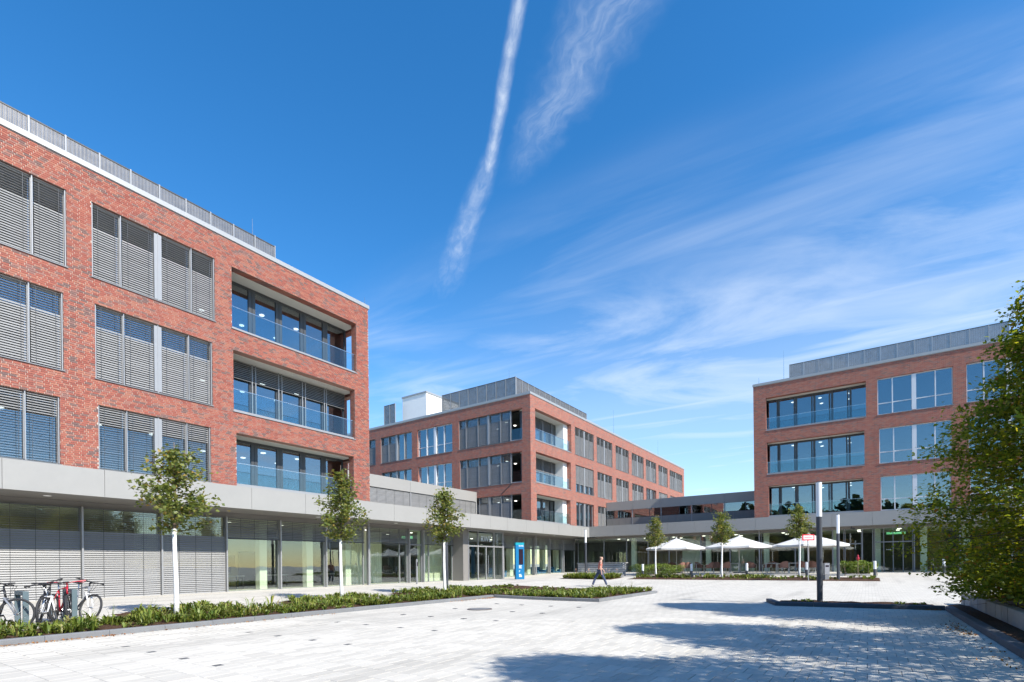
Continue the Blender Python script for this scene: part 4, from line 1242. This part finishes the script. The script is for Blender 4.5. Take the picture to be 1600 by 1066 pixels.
def hedge(name, label, cat, x0, y0, x1, y1, h, n, seed, leaf=.09):
    rng = np.random.default_rng(seed)
    z = zg((x0+x1)/2, (y0+y1)/2)
    t = thing(name, label, cat, ((x0+x1)/2, (y0+y1)/2, z))
    P = rng.random((n*3, 3))*2-1
    r = np.abs(P)
    lump = .82+.14*np.sin(P[:, 0]*5+seed)+.12*np.sin(P[:, 1]*7+P[:, 2]*3)
    keep = ((r**3).sum(1)**(1/3) < lump) & ((r**3).sum(1)**(1/3) > .45); P = P[keep][:n]
    C = np.stack([(x0+x1)/2+P[:, 0]*(x1-x0)/2, (y0+y1)/2+P[:, 1]*(y1-y0)/2, z+h*.52+P[:, 2]*h*.5], 1)
    V, T = leaf_mesh(C, leaf, .5, rng, up=.5)
    np_mesh('foliage', V, T, 'hedge_leaf', t)
    m_ = MB()
    for k in range(14):
        X, Y = rng.uniform(x0, x1), rng.uniform(y0, y1); m_.tube([(X, Y, z-.03), (X+rng.normal()*.1, Y+rng.normal()*.1, z+h*.8)], [.02, .006], 5)
    m_.build('stems', 'bark', t)
hedge('hedge', 'bright green clipped hedge between slatted wall and first parasol', 'hedge', 39.2, 11.4, 40.4, 15.9, .95, 5200, 51, .10)
hedge('bush', 'leafy round bush right of the lamp posts in front of doors', 'bush', 40.4, -.55, 41.8, 1.75, .98, 3800, 52, .13)
hedge('bush', 'green bush half hidden behind the hornbeam near the entrance', 'bush', 43.6, -7.5, 45.0, -4.6, 1.0, 3000, 53, .11)
t = thing('garden_ornament', 'small red bird-shaped ornament on a stick above the leafy bush', 'ornament', (40.3, .55, zg(40.3, .55)))
MB().tube([(0, 0, 0), (0, 0, 1.05)], .012, 5).build('stick', 'wood_pole', t, off=(0, 0, 0))
MB().lathe([(.02, 0), (.08, .08), (.09, .18), (.04, .27), (.055, .33), (.01, .39)], 9, (0, 0, 1.0)).build('body', 'red_paint', t, off=(0, 0, 0), smooth=True)


def young_tree(P, label, h, z_c, rw, seed, n=1500, lean=(0, 0), leaf=.125):
    """street tree with a white painted trunk and a loose crown carried on branches"""
    rng = np.random.default_rng(seed); P = Vector(P)
    t = thing('young_tree', label, 'tree', tuple(P), 0, 'young trees with white painted trunks')
    lx, ly = lean
    ax = lambda z: Vector((lx*z/h+.02*math.sin(z*2+seed), ly*z/h+.02*math.cos(z*1.7+seed), z))
    MB().tube([ax(z) for z in np.linspace(-.05, z_c+.12, 7)], list(np.linspace(.066, .045, 7)), 10).build('trunk', 'white_bark', t, off=(0, 0, 0), smooth=True)
    b = MB(); b.tube([ax(z) for z in np.linspace(z_c+.1, h-.15, 7)], list(np.linspace(.042, .008, 7)), 7)
    C = []
    nb = 30
    for i in range(nb):
        q = (i+.5)/nb; z0 = z_c+(h-z_c)*(q*.82); a = i*2.399+rng.normal()*.3
        prof = (1-q)**.62*min(1, .55+q*2.6)
        L = rw*(.16+.95*prof)*rng.uniform(.6, 1.25)
        p0 = ax(z0); d = Vector((math.cos(a), math.sin(a), rng.uniform(.15, .75)))
        p1 = p0+d*L*.5; p2 = p1+Vector((math.cos(a), math.sin(a), rng.uniform(-.1, .55)))*L*.5
        b.tube([p0, p1, p2], [.014, .009, .003], 4)
        m = int(n/nb*(.5+.9*prof))
        for k in range(m):
            s = rng.random()**.6; c = p0.lerp(p1, s*2) if s < .5 else p1.lerp(p2, s*2-1)
            C.append(c+Vector(rng.normal(size=3))*(.05+.075*s))
    b.build('branches', 'bark', t, off=(0, 0, 0), smooth=True)
    V, T = leaf_mesh(np.array([tuple(c) for c in C]), leaf, .85, rng, up=.45, fold=.2)
    np_mesh('crown', V, T, 'maple_leaf', t, off=(0, 0, 0))
    return t


young_tree((6.14, 14.72, .16), 'young tree with white trunk nearest the bicycles', 4.62, 2.12, 1.02, 1, 2300, leaf=.115)
young_tree((12.01, 15.75, .2), 'young tree with white trunk in front of the near brick block corner', 5.0, 2.1, .82, 2, 2500, (.05, 0), leaf=.115)
young_tree((16.71, 14.96, .18), 'young tree with white trunk left of the lettered entrance', 4.8, 2.15, .80, 3, 2500, leaf=.115)
young_tree(g_(38.7, 13.3), 'young tree with white trunk left of the first parasol', 4.85, 2.2, .85, 4, 2000, leaf=.12)
young_tree(g_(37.2, 8.2), 'young tree with white trunk between first and middle parasols', 4.85, 2.3, .82, 5, 2000, leaf=.12)
young_tree(g_(38.1, 3.65), 'young tree with white trunk beside the right parasol', 5.0, 2.5, .85, 6, 2000, (-.15, 0), leaf=.12)


def hornbeam_meshes(seed, h, rmax, n):
    """trunk, limbs and leaf sprays of a dense conical hornbeam; crown reaches almost to the ground"""
    rng = np.random.default_rng(seed)
    tr_ = MB(); tr_.tube([(.06*math.sin(z), .05*math.cos(z*1.3), z) for z in np.linspace(-.1, h*.9, 9)], list(np.linspace(.17, .02, 9)), 10)
    br_ = MB(); C = []
    def rad(z): return rmax*min(1.0, .62+.5*z/2.4)*max(.0, 1-max(0, z-2.8)/(h-2.8))**.72 if z < h else 0
    nb = 640; m = n//nb
    for i in range(nb):
        q = (i+rng.random())/nb; z0 = .45+(h*.96-.45)*q**1.25; a = i*2.39996+rng.normal()*.3
        lump = 1+.10*math.sin(a*3+z0*1.3)+.08*math.sin(a*5-z0*2.1)
        Rr = rad(z0)*lump*(rng.uniform(.80, 1.10) if i % 3 else rng.uniform(.45, .8))+.12
        rise = rng.uniform(.10, .45)*(1 if z0 > 2.2 else .2)
        p0 = np.array([0, 0, max(.3, z0-.25-rise*Rr*.6)]); pts = []
        for s in np.linspace(0, 1, 5):
            droop = -.16*s*s*Rr*(1.0 if z0 < 3 else .4)
            pts.append(p0+np.array([math.cos(a), math.sin(a), 0])*Rr*s+np.array([0, 0, rise*Rr*s+droop]))
        if i % 2 == 0: br_.tube(pts, [.030, .020, .013, .008, .003], 4)
        s = 1-.42*rng.random(m)**1.3; seg = np.clip((s*4).astype(int), 0, 3); fr_ = s*4-seg
        pa = np.array(pts); c = pa[seg]+(pa[seg+1]-pa[seg])*fr_[:, None]
        tw = rng.integers(0, 11, m); ta = a+(tw-5)*.30; tl = rng.random(m)*.50
        c = c+np.stack([np.cos(ta)*tl, np.sin(ta)*tl, (tw % 3-1)*.10-tl*.12], 1)+rng.normal(size=(m, 3))*np.array([.055, .055, .055])
        C.append(c)
    C = np.concatenate(C); C = C[C[:, 2] > .28]
    V, T = leaf_mesh(C, .110, .58, rng, up=.7, fold=.16)
    return tr_, br_, V, T


def hornbeam(proto, P, rz, label, scale=1.0):
    t = copy_tree(proto); t.location = P; t.rotation_euler = (0, 0, rz); t['label'] = label; t.scale = (scale,)*3
    return t


HB = thing('hornbeam_tree', 'large dense green hornbeam tree behind the concrete block wall', 'tree', (16.0, -4.35, .22), R_(20), 'hornbeams along the block wall')
a_, b_, V_, T_ = hornbeam_meshes(77, 8.5, 3.15, 112000)
a_.build('trunk', 'bark', HB, off=(0, 0, 0), smooth=True); b_.build('branches', 'bark', HB, off=(0, 0, 0), smooth=True)
np_mesh('crown', V_, T_, 'hornbeam_leaf', HB, off=(0, 0, 0))
H2 = thing('hornbeam_tree', 'hornbeam outside the frame that shades the foreground paving', 'tree', (9.6, -5.4, .22), R_(140), 'hornbeams along the block wall')
a_, b_, V_, T_ = hornbeam_meshes(78, 8.4, 3.0, 46000)
a_.build('trunk', 'bark', H2, off=(0, 0, 0), smooth=True); b_.build('branches', 'bark', H2, off=(0, 0, 0), smooth=True)
np_mesh('crown', V_, T_, 'hornbeam_leaf', H2, off=(0, 0, 0))
hornbeam(H2, (4.9, -5.3, .22), R_(250), 'hornbeam nearest the camera, outside the frame at right', .97)

# wood far behind the camera, seen only as a reflection in the windows
rng = np.random.default_rng(88); C = []
for k in range(90):
    q = k/89; an = R_(150+130*q); Rr = 105+rng.normal()*8; h = rng.uniform(13, 20)
    c = np.array([20+Rr*math.cos(an), 5+Rr*math.sin(an), h*.5])
    p = rng.normal(size=(420, 3)); p /= np.linalg.norm(p, axis=1)[:, None]
    C.append(c+p*np.array([5.0, 5.0, h*.52])*rng.uniform(.7, 1.05, (420, 1)))
V, T = leaf_mesh(np.concatenate(C), 2.1, .9, rng, up=.2)
wd = np_mesh('woodland', V, T, 'woodland_leaf', kind='stuff'); tag(wd, 'dark far belt of trees mirrored in the window glass', 'woodland')
# ------------------------------------------------------------------ cafe terrace
TZ = .545


def parasol(x, y, label, half=2.35, rz=0.0):
    t = thing('parasol', label, 'parasol', (x, y, TZ), rz, 'white cafe parasols')
    ze, zt = 2.02, 2.82
    can = MB(); V = [(0, 0, zt)]; n = 8; k = 5
    rim = []
    for i in range(n):
        a = 2*math.pi*i/n+math.pi/8; rr = half/math.cos(math.pi/8)*.97
        rim.append((rr*math.cos(a), rr*math.sin(a)))
    F_ = []
    for i in range(n):                                   # cloth sags a little between the ribs
        (x0, y0), (x1, y1) = rim[i], rim[(i+1) % n]
        o = len(V)
        for r in range(1, k+1):
            s = r/k
            for c in range(5):
                u = c/4; X = (x0*(1-u)+x1*u)*s; Y = (y0*(1-u)+y1*u)*s
                sag = .05*math.sin(math.pi*u)*s
                V.append((X, Y, zt-(zt-ze)*s**.92-sag))
        for c in range(4): F_.append((0, o+c, o+c+1))
        for r in range(k-1):
            for c in range(4): F_.append((o+r*5+c, o+(r+1)*5+c, o+(r+1)*5+c+1, o+r*5+c+1))
        o2 = o+(k-1)*5; o3 = len(V)
        for c in range(5): X, Y, Z = V[o2+c]; V.append((X*1.005, Y*1.005, Z-.13))
        for c in range(4): F_.append((o2+c, o3+c, o3+c+1, o2+c+1))
    can.add(V, F_); ca = can.build('canopy', 'umbrella_cloth', t, off=(0, 0, 0), smooth=False)
    so = ca.modifiers.new('thickness', 'SOLIDIFY'); so.thickness = .008
    MB().tube([(0, 0, 0), (0, 0, zt+.03)], .035, 8).build('pole', 'chair_metal', t, off=(0, 0, 0))
    for i in range(n):
        (x0, y0) = rim[i]
        MB().tube([(0, 0, zt-.06), (x0*.5, y0*.5, zt-.06-(zt-ze)*.53), (x0*.98, y0*.98, ze-.01)], .012, 4).build('rib', 'chair_metal', t, off=(0, 0, 0))
        MB().tube([(0, 0, 1.75), (x0*.45, y0*.45, zt-.07-(zt-ze)*.48)], .009, 4).build('strut', 'chair_metal', t, off=(0, 0, 0))
    MB().lathe([(.03, 0), (.05, .06), (.02, .12)], 8, (0, 0, zt)).build('finial', 'umbrella_cloth', t, off=(0, 0, 0))
    MB().bevbox(-.42, -.42, 0, .42, .42, .08, .02).build('base', 'kerb_stone', t, off=(0, 0, 0))
    return t


parasol(42.4, 12.85, 'leftmost of the three white parasols on the terrace', rz=R_(12))
parasol(42.4, 8.1, 'middle one of the three white parasols on the terrace', rz=R_(4))
parasol(42.6, 3.5, 'rightmost of the three white parasols on the terrace', rz=R_(20))


def make_chair():
    t = thing('armchair', '', 'chair', (0, 0, 0), 0, 'brown wicker armchairs on the terrace')
    s = MB(); n = 10; V = []
    s.bevbox(-.25, -.25, .40, .25, .24, .455, .02); s.build('seat', 'wicker', t, off=(0, 0, 0))
    b = MB(); V = []; k = 13
    for i in range(k):                                   # curved shell back running into the arms
        a = R_(-35)+R_(250)*i/(k-1); X = .30*math.cos(a); Y = .03+.27*math.sin(a)
        top = .66+.22*max(0, math.sin(a))**.8
        V += [(X*.93, Y*.93, .455), (X, Y, top), (X*1.06, Y*1.06, top-.005), (X*.99, Y*.99, .44)]
    F_ = []
    for i in range(k-1):
        for j in range(4): F_.append((i*4+j, (i+1)*4+j, (i+1)*4+(j+1) % 4, i*4+(j+1) % 4))
    F_ += [(0, 1, 2, 3), tuple((k-1)*4+j for j in (3, 2, 1, 0))]
    b.add(V, F_); b.build('backrest', 'wicker', t, off=(0, 0, 0))
    for sx in (-1, 1):
        for sy in (-1, 1):
            MB().tube([(sx*.24, sy*.22, .43), (sx*.27, sy*.27, 0)], .014, 6).build('leg', 'chair_metal', t, off=(0, 0, 0))
    for sx in (-1, 1):
        MB().tube([(sx*.245, -.22, .40), (sx*.29, -.24, .62), (sx*.32, -.10, .665), (sx*.31, .12, .70)], .014, 6).build('armrest', 'chair_metal', t, off=(0, 0, 0))
    return t


chair0 = make_chair(); used = [False]
def chair(px_, py_, rz, label, z=TZ, X=None):
    d = Fv+cr*((px_-800)/FPX)-cu*((py_-V0)/FPX)
    if X is not None: tt = X/d.x
    else: tt = (z-EYE)/d.z
    P = Vector((0, 0, EYE))+d*tt
    o = chair0 if not used[0] else copy_tree(chair0); used[0] = True
    o.location = (P.x, P.y, z); o.rotation_euler = (0, 0, R_(rz)); o['label'] = label
def table(px_, X, label, z=TZ):
    d = Fv+cr*((px_-800)/FPX)-cu*((880-V0)/FPX); P = d*(X/d.x)
    t = thing('cafe_table', label, 'table', (P.x, P.y, z), 0, 'square cafe tables on the terrace')
    MB().bevbox(-.4, -.4, .71, .4, .4, .75, .01).build('table_top', 'table_top', t, off=(0, 0, 0))
    for sx in (-1, 1):
        for sy in (-1, 1): MB().box(sx*.34-.025, sy*.34-.025, 0, sx*.34+.025, sy*.34+.025, .71).build('leg', 'chair_metal', t, off=(0, 0, 0))
for px_, X, rz, lb in ((1051, 42.6, -60, 'wicker armchair leftmost on the terrace, under the left parasol'), (1064, 41.3, 150, 'pale wicker armchair with its back turned, left of parasol pole'),
                       (1074, 41.6, 120, 'wicker armchair just right of the left parasol pole'), (1092, 42.8, 60, 'wicker armchair behind the second bollard'),
                       (1108, 41.2, 170, 'wicker armchair left of the second terrace tree trunk'), (1120, 42.5, 100, 'wicker armchair directly left behind the white trunk'),
                       (1134, 41.3, 140, 'wicker armchair directly right of the second white trunk'), (1174, 42.2, 70, 'wicker armchair right of the middle parasol bollard'),
                       (1197, 42.6, 190, 'red-brown wicker armchair beside the white downpipe'), (1214, 43.2, -20, 'wicker armchair behind the tilted armchair right of the downpipe'), (1224, 41.3, 130, 'large wicker armchair turned away, between downpipe and third tree'),
                       (1252, 42.4, 80, 'wicker armchair right behind the third tree trunk'), (1272, 42.6, 60, 'rightmost wicker armchair next to the tall lamp post')):
    chair(px_, 890, rz, lb, X=X)
table(1083, 42.2, 'cafe table under the left parasol'); table(1148, 42.4, 'cafe table under the middle parasol'); table(1206, 42.2, 'cafe table beside the white downpipe'); table(1241, 41.8, 'pale cafe table left of the third tree trunk')

# ------------------------------------------------------------------ bicycles


def ring(m_, c, r, rt, n=26, k=6): m_.tube([(c[0]+r*math.cos(2*math.pi*i/n), 0, c[2]+r*math.sin(2*math.pi*i/n)) for i in range(n)], rt, k, closed=True)


def bicycle(P, rz, label, frame, fork, bar, lean=0.0, steer=0.0, basket=False, tyre=.026):
    t = thing('bicycle', label, 'bicycle', P, 0, 'bicycles parked at the stands'); O = (0, 0, 0)
    t.rotation_euler = (R_(lean), 0, R_(rz))
    A, B = Vector((0, 0, .345)), Vector((1.06, 0, .345)); bb = Vector((.43, 0, .29)); st = Vector((.28, 0, .80)); ht, hb = Vector((.80, 0, .86)), Vector((.84, 0, .70))
    f = MB(); f.tube([bb, st], .017, 8); f.tube([st, ht], .018, 8); f.tube([hb, bb], .022, 8); f.tube([ht, hb], .022, 8)
    for s in (-1, 1):
        f.tube([bb+Vector((0, s*.03, 0)), A+Vector((0, s*.06, 0))], .010, 6); f.tube([st+Vector((0, s*.015, -.03)), A+Vector((0, s*.06, 0))], .009, 6)
    f.build('frame', frame, t, off=O, smooth=True)
    sp = MB(); sp.tube([st, st+Vector((-.045, 0, .13))], .014, 6); sp.build('seat_post', 'steel', t, off=O)
    sd_ = MB(); c = st+Vector((-.05, 0, .15)); k = 8; V = []
    for i in range(k+1):
        q = i/k; X = c.x-.13+.27*q; wdt = .075*(1-q)**.7+.018; 
        V += [(X, -wdt, c.z-.015), (X, -wdt*.7, c.z+.02), (X, 0, c.z+.03+.01*math.cos(q*6)), (X, wdt*.7, c.z+.02), (X, wdt, c.z-.015)]
    F_ = [(i*5+j, i*5+j+1, (i+1)*5+j+1, (i+1)*5+j) for i in range(k) for j in range(4)]+[(i*5+4, i*5, (i+1)*5, (i+1)*5+4) for i in range(k)]+[(0, 4, 3, 2, 1), tuple(k*5+j for j in range(5))]
    sd_.add(V, F_); sd_.build('saddle', 'black_rubber', t, off=O, smooth=True)
    def wheel(M):
        w_ = MB(); ring(w_, (0, 0, 0), .305, .010, 26, 5)
        for i in range(16):
            a = 2*math.pi*i/16; w_.tube([(.02*math.cos(a), .025*(-1)**i, .02*math.sin(a)), (.30*math.cos(a), 0, .30*math.sin(a))], .0022, 3, caps=False)
        w_.tube([(0, -.05, 0), (0, .05, 0)], .022, 8)
        o = w_.build('wheel', 'steel', t, off=O); o.matrix_local = M
        ty = MB(); ring(ty, (0, 0, 0), .322, tyre, 28, 7); ty.build('tyre', 'black_rubber', o, off=O, smooth=True)
        return o
    wheel(Matrix.Translation(A))
    # steering assembly turns about the head tube
    ax_ = (ht-hb).normalized(); S = Matrix.Translation(hb) @ Matrix.Rotation(R_(steer), 4, ax_) @ Matrix.Translation(-hb)
    wheel(S @ Matrix.Translation(B))
    fk = MB()
    for s in (-1, 1): fk.tube([hb+Vector((0, s*.055, -.02)), hb.lerp(B, .5)+Vector((.015, s*.058, 0)), B+Vector((0, s*.055, 0))], [.021, .019, .013], 7)
    fk.tube([hb+Vector((0, -.07, -.02)), hb+Vector((0, .07, -.02))], .022, 7)
    o = fk.build('fork', fork, t, off=O, smooth=True); o.matrix_local = S
    hbm = MB(); top = ht+ax_*.09; hc = top+Vector((.06, 0, .02))
    hbm.tube([ht, top], .017, 7); hbm.tube([top, hc], .016, 7)
    hbm.tube([hc+Vector((-.07, -.34, .03)), hc+Vector((-.02, -.15, .02)), hc, hc+Vector((-.02, .15, .02)), hc+Vector((-.07, .34, .03))], .013, 7)
    o = hbm.build('handlebar', bar, t, off=O, smooth=True); o.matrix_local = S
    for s in (-1, 1):
        g = MB(); g.tube([hc+Vector((-.05, s*.24, .027)), hc+Vector((-.07, s*.345, .03))], .018, 7); g.tube([hc+Vector((.02, s*.23, .01)), hc+Vector((.0, s*.32, -.01))], .006, 5)
        g.build('grip', bar if bar == 'red_paint' else 'black_rubber', o, off=O)
    cab = MB(); cab.tube([hc+Vector((.02, .1, .03)), hc+Vector((.16, .05, .0)), hb+Vector((.06, .02, .05))], .004, 4); cab.tube([hc+Vector((.02, -.1, .03)), hc+Vector((.14, -.04, -.02)), hb+Vector((.05, -.02, .0))], .004, 4)
    cab.build('cable', 'black_rubber', o, off=O)
    ck = MB(); ck.tube([bb+Vector((0, -.07, 0)), bb+Vector((0, .07, 0))], .02, 8)
    ring(ck, (bb.x, 0, bb.z), .085, .006, 18, 4)
    for s in (-1, 1):
        e = bb+Vector((s*.12, s*.07, -s*.11)); ck.tube([bb+Vector((0, s*.07, 0)), e], .010, 5); ck.cbox(e+Vector((0, s*.05, 0)), (.09, .09, .022))
    ck.build('crankset', 'black_paint', t, off=O)
    if basket:
        bk = MB()
        for z in (.72, .80, .88, .96): bk.tube([(-.30, -.15, z), (.05, -.15, z), (.05, .15, z), (-.30, .15, z)], .006, 4, closed=True)
        for x_ in (-.30, -.2, -.1, .05):
            for y_ in (-.15, .15): bk.tube([(x_, y_, .70), (x_, y_, .97)], .004, 4)
        bk.box(-.30, -.15, .70, .05, .15, .706); bk.tube([(-.12, 0, .70), A+Vector((-.02, .05, 0))], .008, 5); bk.build('rear_basket', 'black_paint', t, off=O)
    return t


def front_at(x, y, rz, back=1.06):
    """origin (rear hub foot) of a bicycle whose front wheel stands at x, y"""
    return (x-math.cos(R_(rz))*back, y-math.sin(R_(rz))*back, zg(x, y)+.01)
bicycle(front_at(3.10, 15.0, -84), -84, 'black mountain bike with wheel turned sideways, left of the first stand', 'black_paint', 'grey_paint', 'black_paint', lean=3, steer=46)
bicycle(front_at(2.84, 15.3, -92), -92, 'dark bicycle with rear basket, cut by the left edge of the picture', 'grey_paint', 'black_paint', 'black_paint', lean=-4, steer=-12, basket=True)
bicycle(front_at(3.66, 15.05, -96), -96, 'dark bicycle with white fork right of the first stand', 'black_paint', 'white_paint', 'black_paint', lean=-7, steer=-32)
bicycle(front_at(3.93, 15.35, -100), -100, 'bicycle with white fork and black bar left of the second stand', 'white_paint', 'white_paint', 'black_paint', lean=12, steer=-12)
bicycle(front_at(4.12, 15.25, -88), -88, 'red and black mountain bike with red handlebar leaning at second stand', 'red_paint', 'black_paint', 'red_paint', lean=-3, steer=-22)
bicycle(front_at(4.52, 15.6, -84), -84, 'grey bicycle with white fork right of the second stand', 'grey_paint', 'white_paint', 'black_paint', lean=-13, steer=14)
for x_, y_, lb in ((3.36, 15.22, 'grey-blue steel bicycle stand between the left bicycles'), (4.24, 15.34, 'grey-blue steel bicycle stand in front of the red bicycle')):
    t = thing('bicycle_stand', lb, 'bicycle stand', (x_, y_, zg(x_, y_)), 0, 'bicycle stands')
    MB().tube([(0, 0, -.03), (0, 0, .80), (0, .04, .83), (0, .5, .83), (0, .54, .80), (0, .54, -.03)], .001, 4) if False else None
    MB().bevbox(-.05, -.02, -.03, .05, .02, .82, .004).build('post', 'stand_paint', t, off=(0, 0, 0))
    MB().box(-.05, .021, .74, .05, .60, .819).build('top_bar', 'stand_paint', t, off=(0, 0, 0))
    MB().bevbox(-.05, .601, -.03, .05, .64, .82, .004).build('post', 'stand_paint', t, off=(0, 0, 0))

# ------------------------------------------------------------------ the walking man
MX, MY = 27.72, 12.85
man = thing('person', 'bald man in salmon shirt and dark jeans walking across the plaza', 'person', (MX, MY, zg(MX, MY)), math.atan2(-math.cos(TH), math.sin(TH)))


def skin(name, mat, nodes, edges, root, parent, sub=2):
    """a smooth body grown round a skeleton: nodes = {key: (co, (rx, ry))}"""
    keys = list(nodes); me = bpy.data.meshes.new(name)
    me.from_pydata([nodes[k][0] for k in keys], [(keys.index(a), keys.index(b)) for a, b in edges], [])
    me.materials.append(MATS[mat])
    o = bpy.data.objects.new(name, me); col.objects.link(o); o.parent = parent
    o.modifiers.new('skin', 'SKIN'); me.skin_vertices or None
    sv = me.skin_vertices[0].data if me.skin_vertices else None
    if sv is None: 
        raise RuntimeError('no skin layer')
    for i, k in enumerate(keys): sv[i].radius = nodes[k][1]; sv[i].use_root = (k == root)
    s = o.modifiers.new('sub', 'SUBSURF'); s.levels = sub; s.render_levels = sub
    o.modifiers['skin'].use_smooth_shade = True
    return o


# local frame: +x walking direction, +y to his left (away from the camera), z up; 1.78 m
N_ = dict(pel=((0, 0, .96), (.13, .10)), abd=((.02, 0, 1.10), (.135, .11)), che=((.045, 0, 1.30), (.16, .115)), sho=((.06, 0, 1.43), (.11, .09)), nec=((.085, 0, 1.52), (.052, .052)),
          he1=((.115, 0, 1.60), (.068, .080)), he2=((.125, 0, 1.67), (.078, .095)), he3=((.115, 0, 1.735), (.062, .075)),
          hl=((.01, .09, .92), (.088, .088)), kl=((-.24, .09, .52), (.058, .058)), al=((-.41, .09, .13), (.040, .040)),
          hr=((.01, -.09, .92), (.088, .088)), kr=((.22, -.09, .53), (.058, .058)), ar=((.40, -.09, .13), (.040, .040)),
          sl=((.06, .19, 1.41), (.06, .06)), el=((.10, .24, 1.14), (.042, .042)), wl=((.26, .22, .96), (.028, .028)), pl=((.31, .215, .90), (.032, .02)),
          sr=((.06, -.19, 1.41), (.06, .06)), er=((.00, -.245, 1.13), (.043, .043)), wr=((.06, -.24, .88), (.029, .029)), pr=((.075, -.235, .80), (.033, .022)))
E_ = [('pel', 'abd'), ('abd', 'che'), ('che', 'sho'), ('sho', 'nec'), ('nec', 'he1'), ('he1', 'he2'), ('he2', 'he3'), ('pel', 'hl'), ('hl', 'kl'), ('kl', 'al'), ('pel', 'hr'), ('hr', 'kr'), ('kr', 'ar'),
      ('sho', 'sl'), ('sl', 'el'), ('el', 'wl'), ('wl', 'pl'), ('sho', 'sr'), ('sr', 'er'), ('er', 'wr'), ('wr', 'pr')]
for sd_, (hx, hy, hz), sg in (('l', (.31, .215, .90), 1), ('r', (.075, -.235, .80), -1)):
    for k, (dx, dy, dz, L) in enumerate(((.025, .0, -.095, 1), (.008, .0, -.105, 1), (-.010, .0, -.10, 1), (-.026, 0, -.085, 1), (.05, -sg*.012, -.045, 1))):
        a, b = f'f{sd_}{k}a', f'f{sd_}{k}b'
        N_[a] = ((hx+dx*.55, hy+dy, hz+dz*.5), (.010, .010)); N_[b] = ((hx+dx*.8+.012, hy+dy-sg*.01, hz+dz), (.008, .008))
        E_ += [('p'+sd_, a), (a, b)]
body = skin('body', 'skin', N_, E_, 'pel', man)
grow = lambda k, d: (N_[k][0], (N_[k][1][0]+d, N_[k][1][1]+d))
S_ = {k: grow(k, .016) for k in ('abd', 'che', 'sho', 'sl', 'sr')}
S_['hem'] = ((.005, 0, .985), (.152, .125)); S_['cl'] = ((.083, .222, 1.20), (.068, .068)); S_['cr'] = ((.024, -.228, 1.20), (.068, .068)); S_['col'] = ((.075, 0, 1.475), (.075, .075))
skin('shirt', 'shirt', S_, [('hem', 'abd'), ('abd', 'che'), ('che', 'sho'), ('sho', 'col'), ('sho', 'sl'), ('sl', 'cl'), ('sho', 'sr'), ('sr', 'cr')], 'hem', man)
T_ = {k: grow(k, .017) for k in ('hl', 'kl', 'al', 'hr', 'kr', 'ar')}; T_['pel'] = ((.0, 0, .97), (.140, .115)); T_['al'] = ((-.40, .09, .11), (.062, .062)); T_['ar'] = ((.395, -.09, .11), (.062, .062))
skin('trousers', 'jeans', T_, [('pel', 'hl'), ('hl', 'kl'), ('kl', 'al'), ('pel', 'hr'), ('hr', 'kr'), ('kr', 'ar')], 'pel', man)
for nm, (ax_, ay_, az_), pitch_ in (('shoe', (-.42, .09, .075), .5), ('shoe', (.41, -.09, .075), -.35)):
    c, s = math.cos(pitch_), math.sin(pitch_)
    pt = lambda x_, z_: (ax_+x_*c+z_*s, ay_, az_-x_*s+z_*c)
    skin('shoe', 'shoe_leather', {'h': (pt(-.05, -.01), (.045, .045)), 'm': (pt(.07, -.025), (.046, .040)), 't': (pt(.17, -.04), (.036, .026))}, [('h', 'm'), ('m', 't')], 'h', man, 2)
hr = MB(); k = 12
for i in range(5):
    pass
hr_n = {'a': ((.06, 0, 1.63), (.050, .085)), 'b': ((.075, 0, 1.70), (.055, .080)), 'c': ((.095, 0, 1.745), (.05, .07))}
skin('hair', 'hair', hr_n, [('a', 'b'), ('b', 'c')], 'a', man)
fc = MB(); fc.lathe([(.0015, 0), (.014, .004), (.010, .03), (.004, .05)], 7, (.203, 0, 1.625)); 
for s in (-1, 1): fc.lathe([(.006, -.008), (.018, 0), (.02, .03), (.008, .055)], 8, (.11, s*.088, 1.62))
fc.build('face_features', 'skin', man, off=(0, 0, 0), smooth=True)
ey = MB()
for s in (-1, 1): ey.lathe([(.003, -.006), (.010, 0), (.003, .006)], 8, (.190, s*.032, 1.675))
ey.box(.192, -.022, 1.590, .198, .022, 1.597); ey.build('eyes_and_mouth', 'hair', man, off=(0, 0, 0))
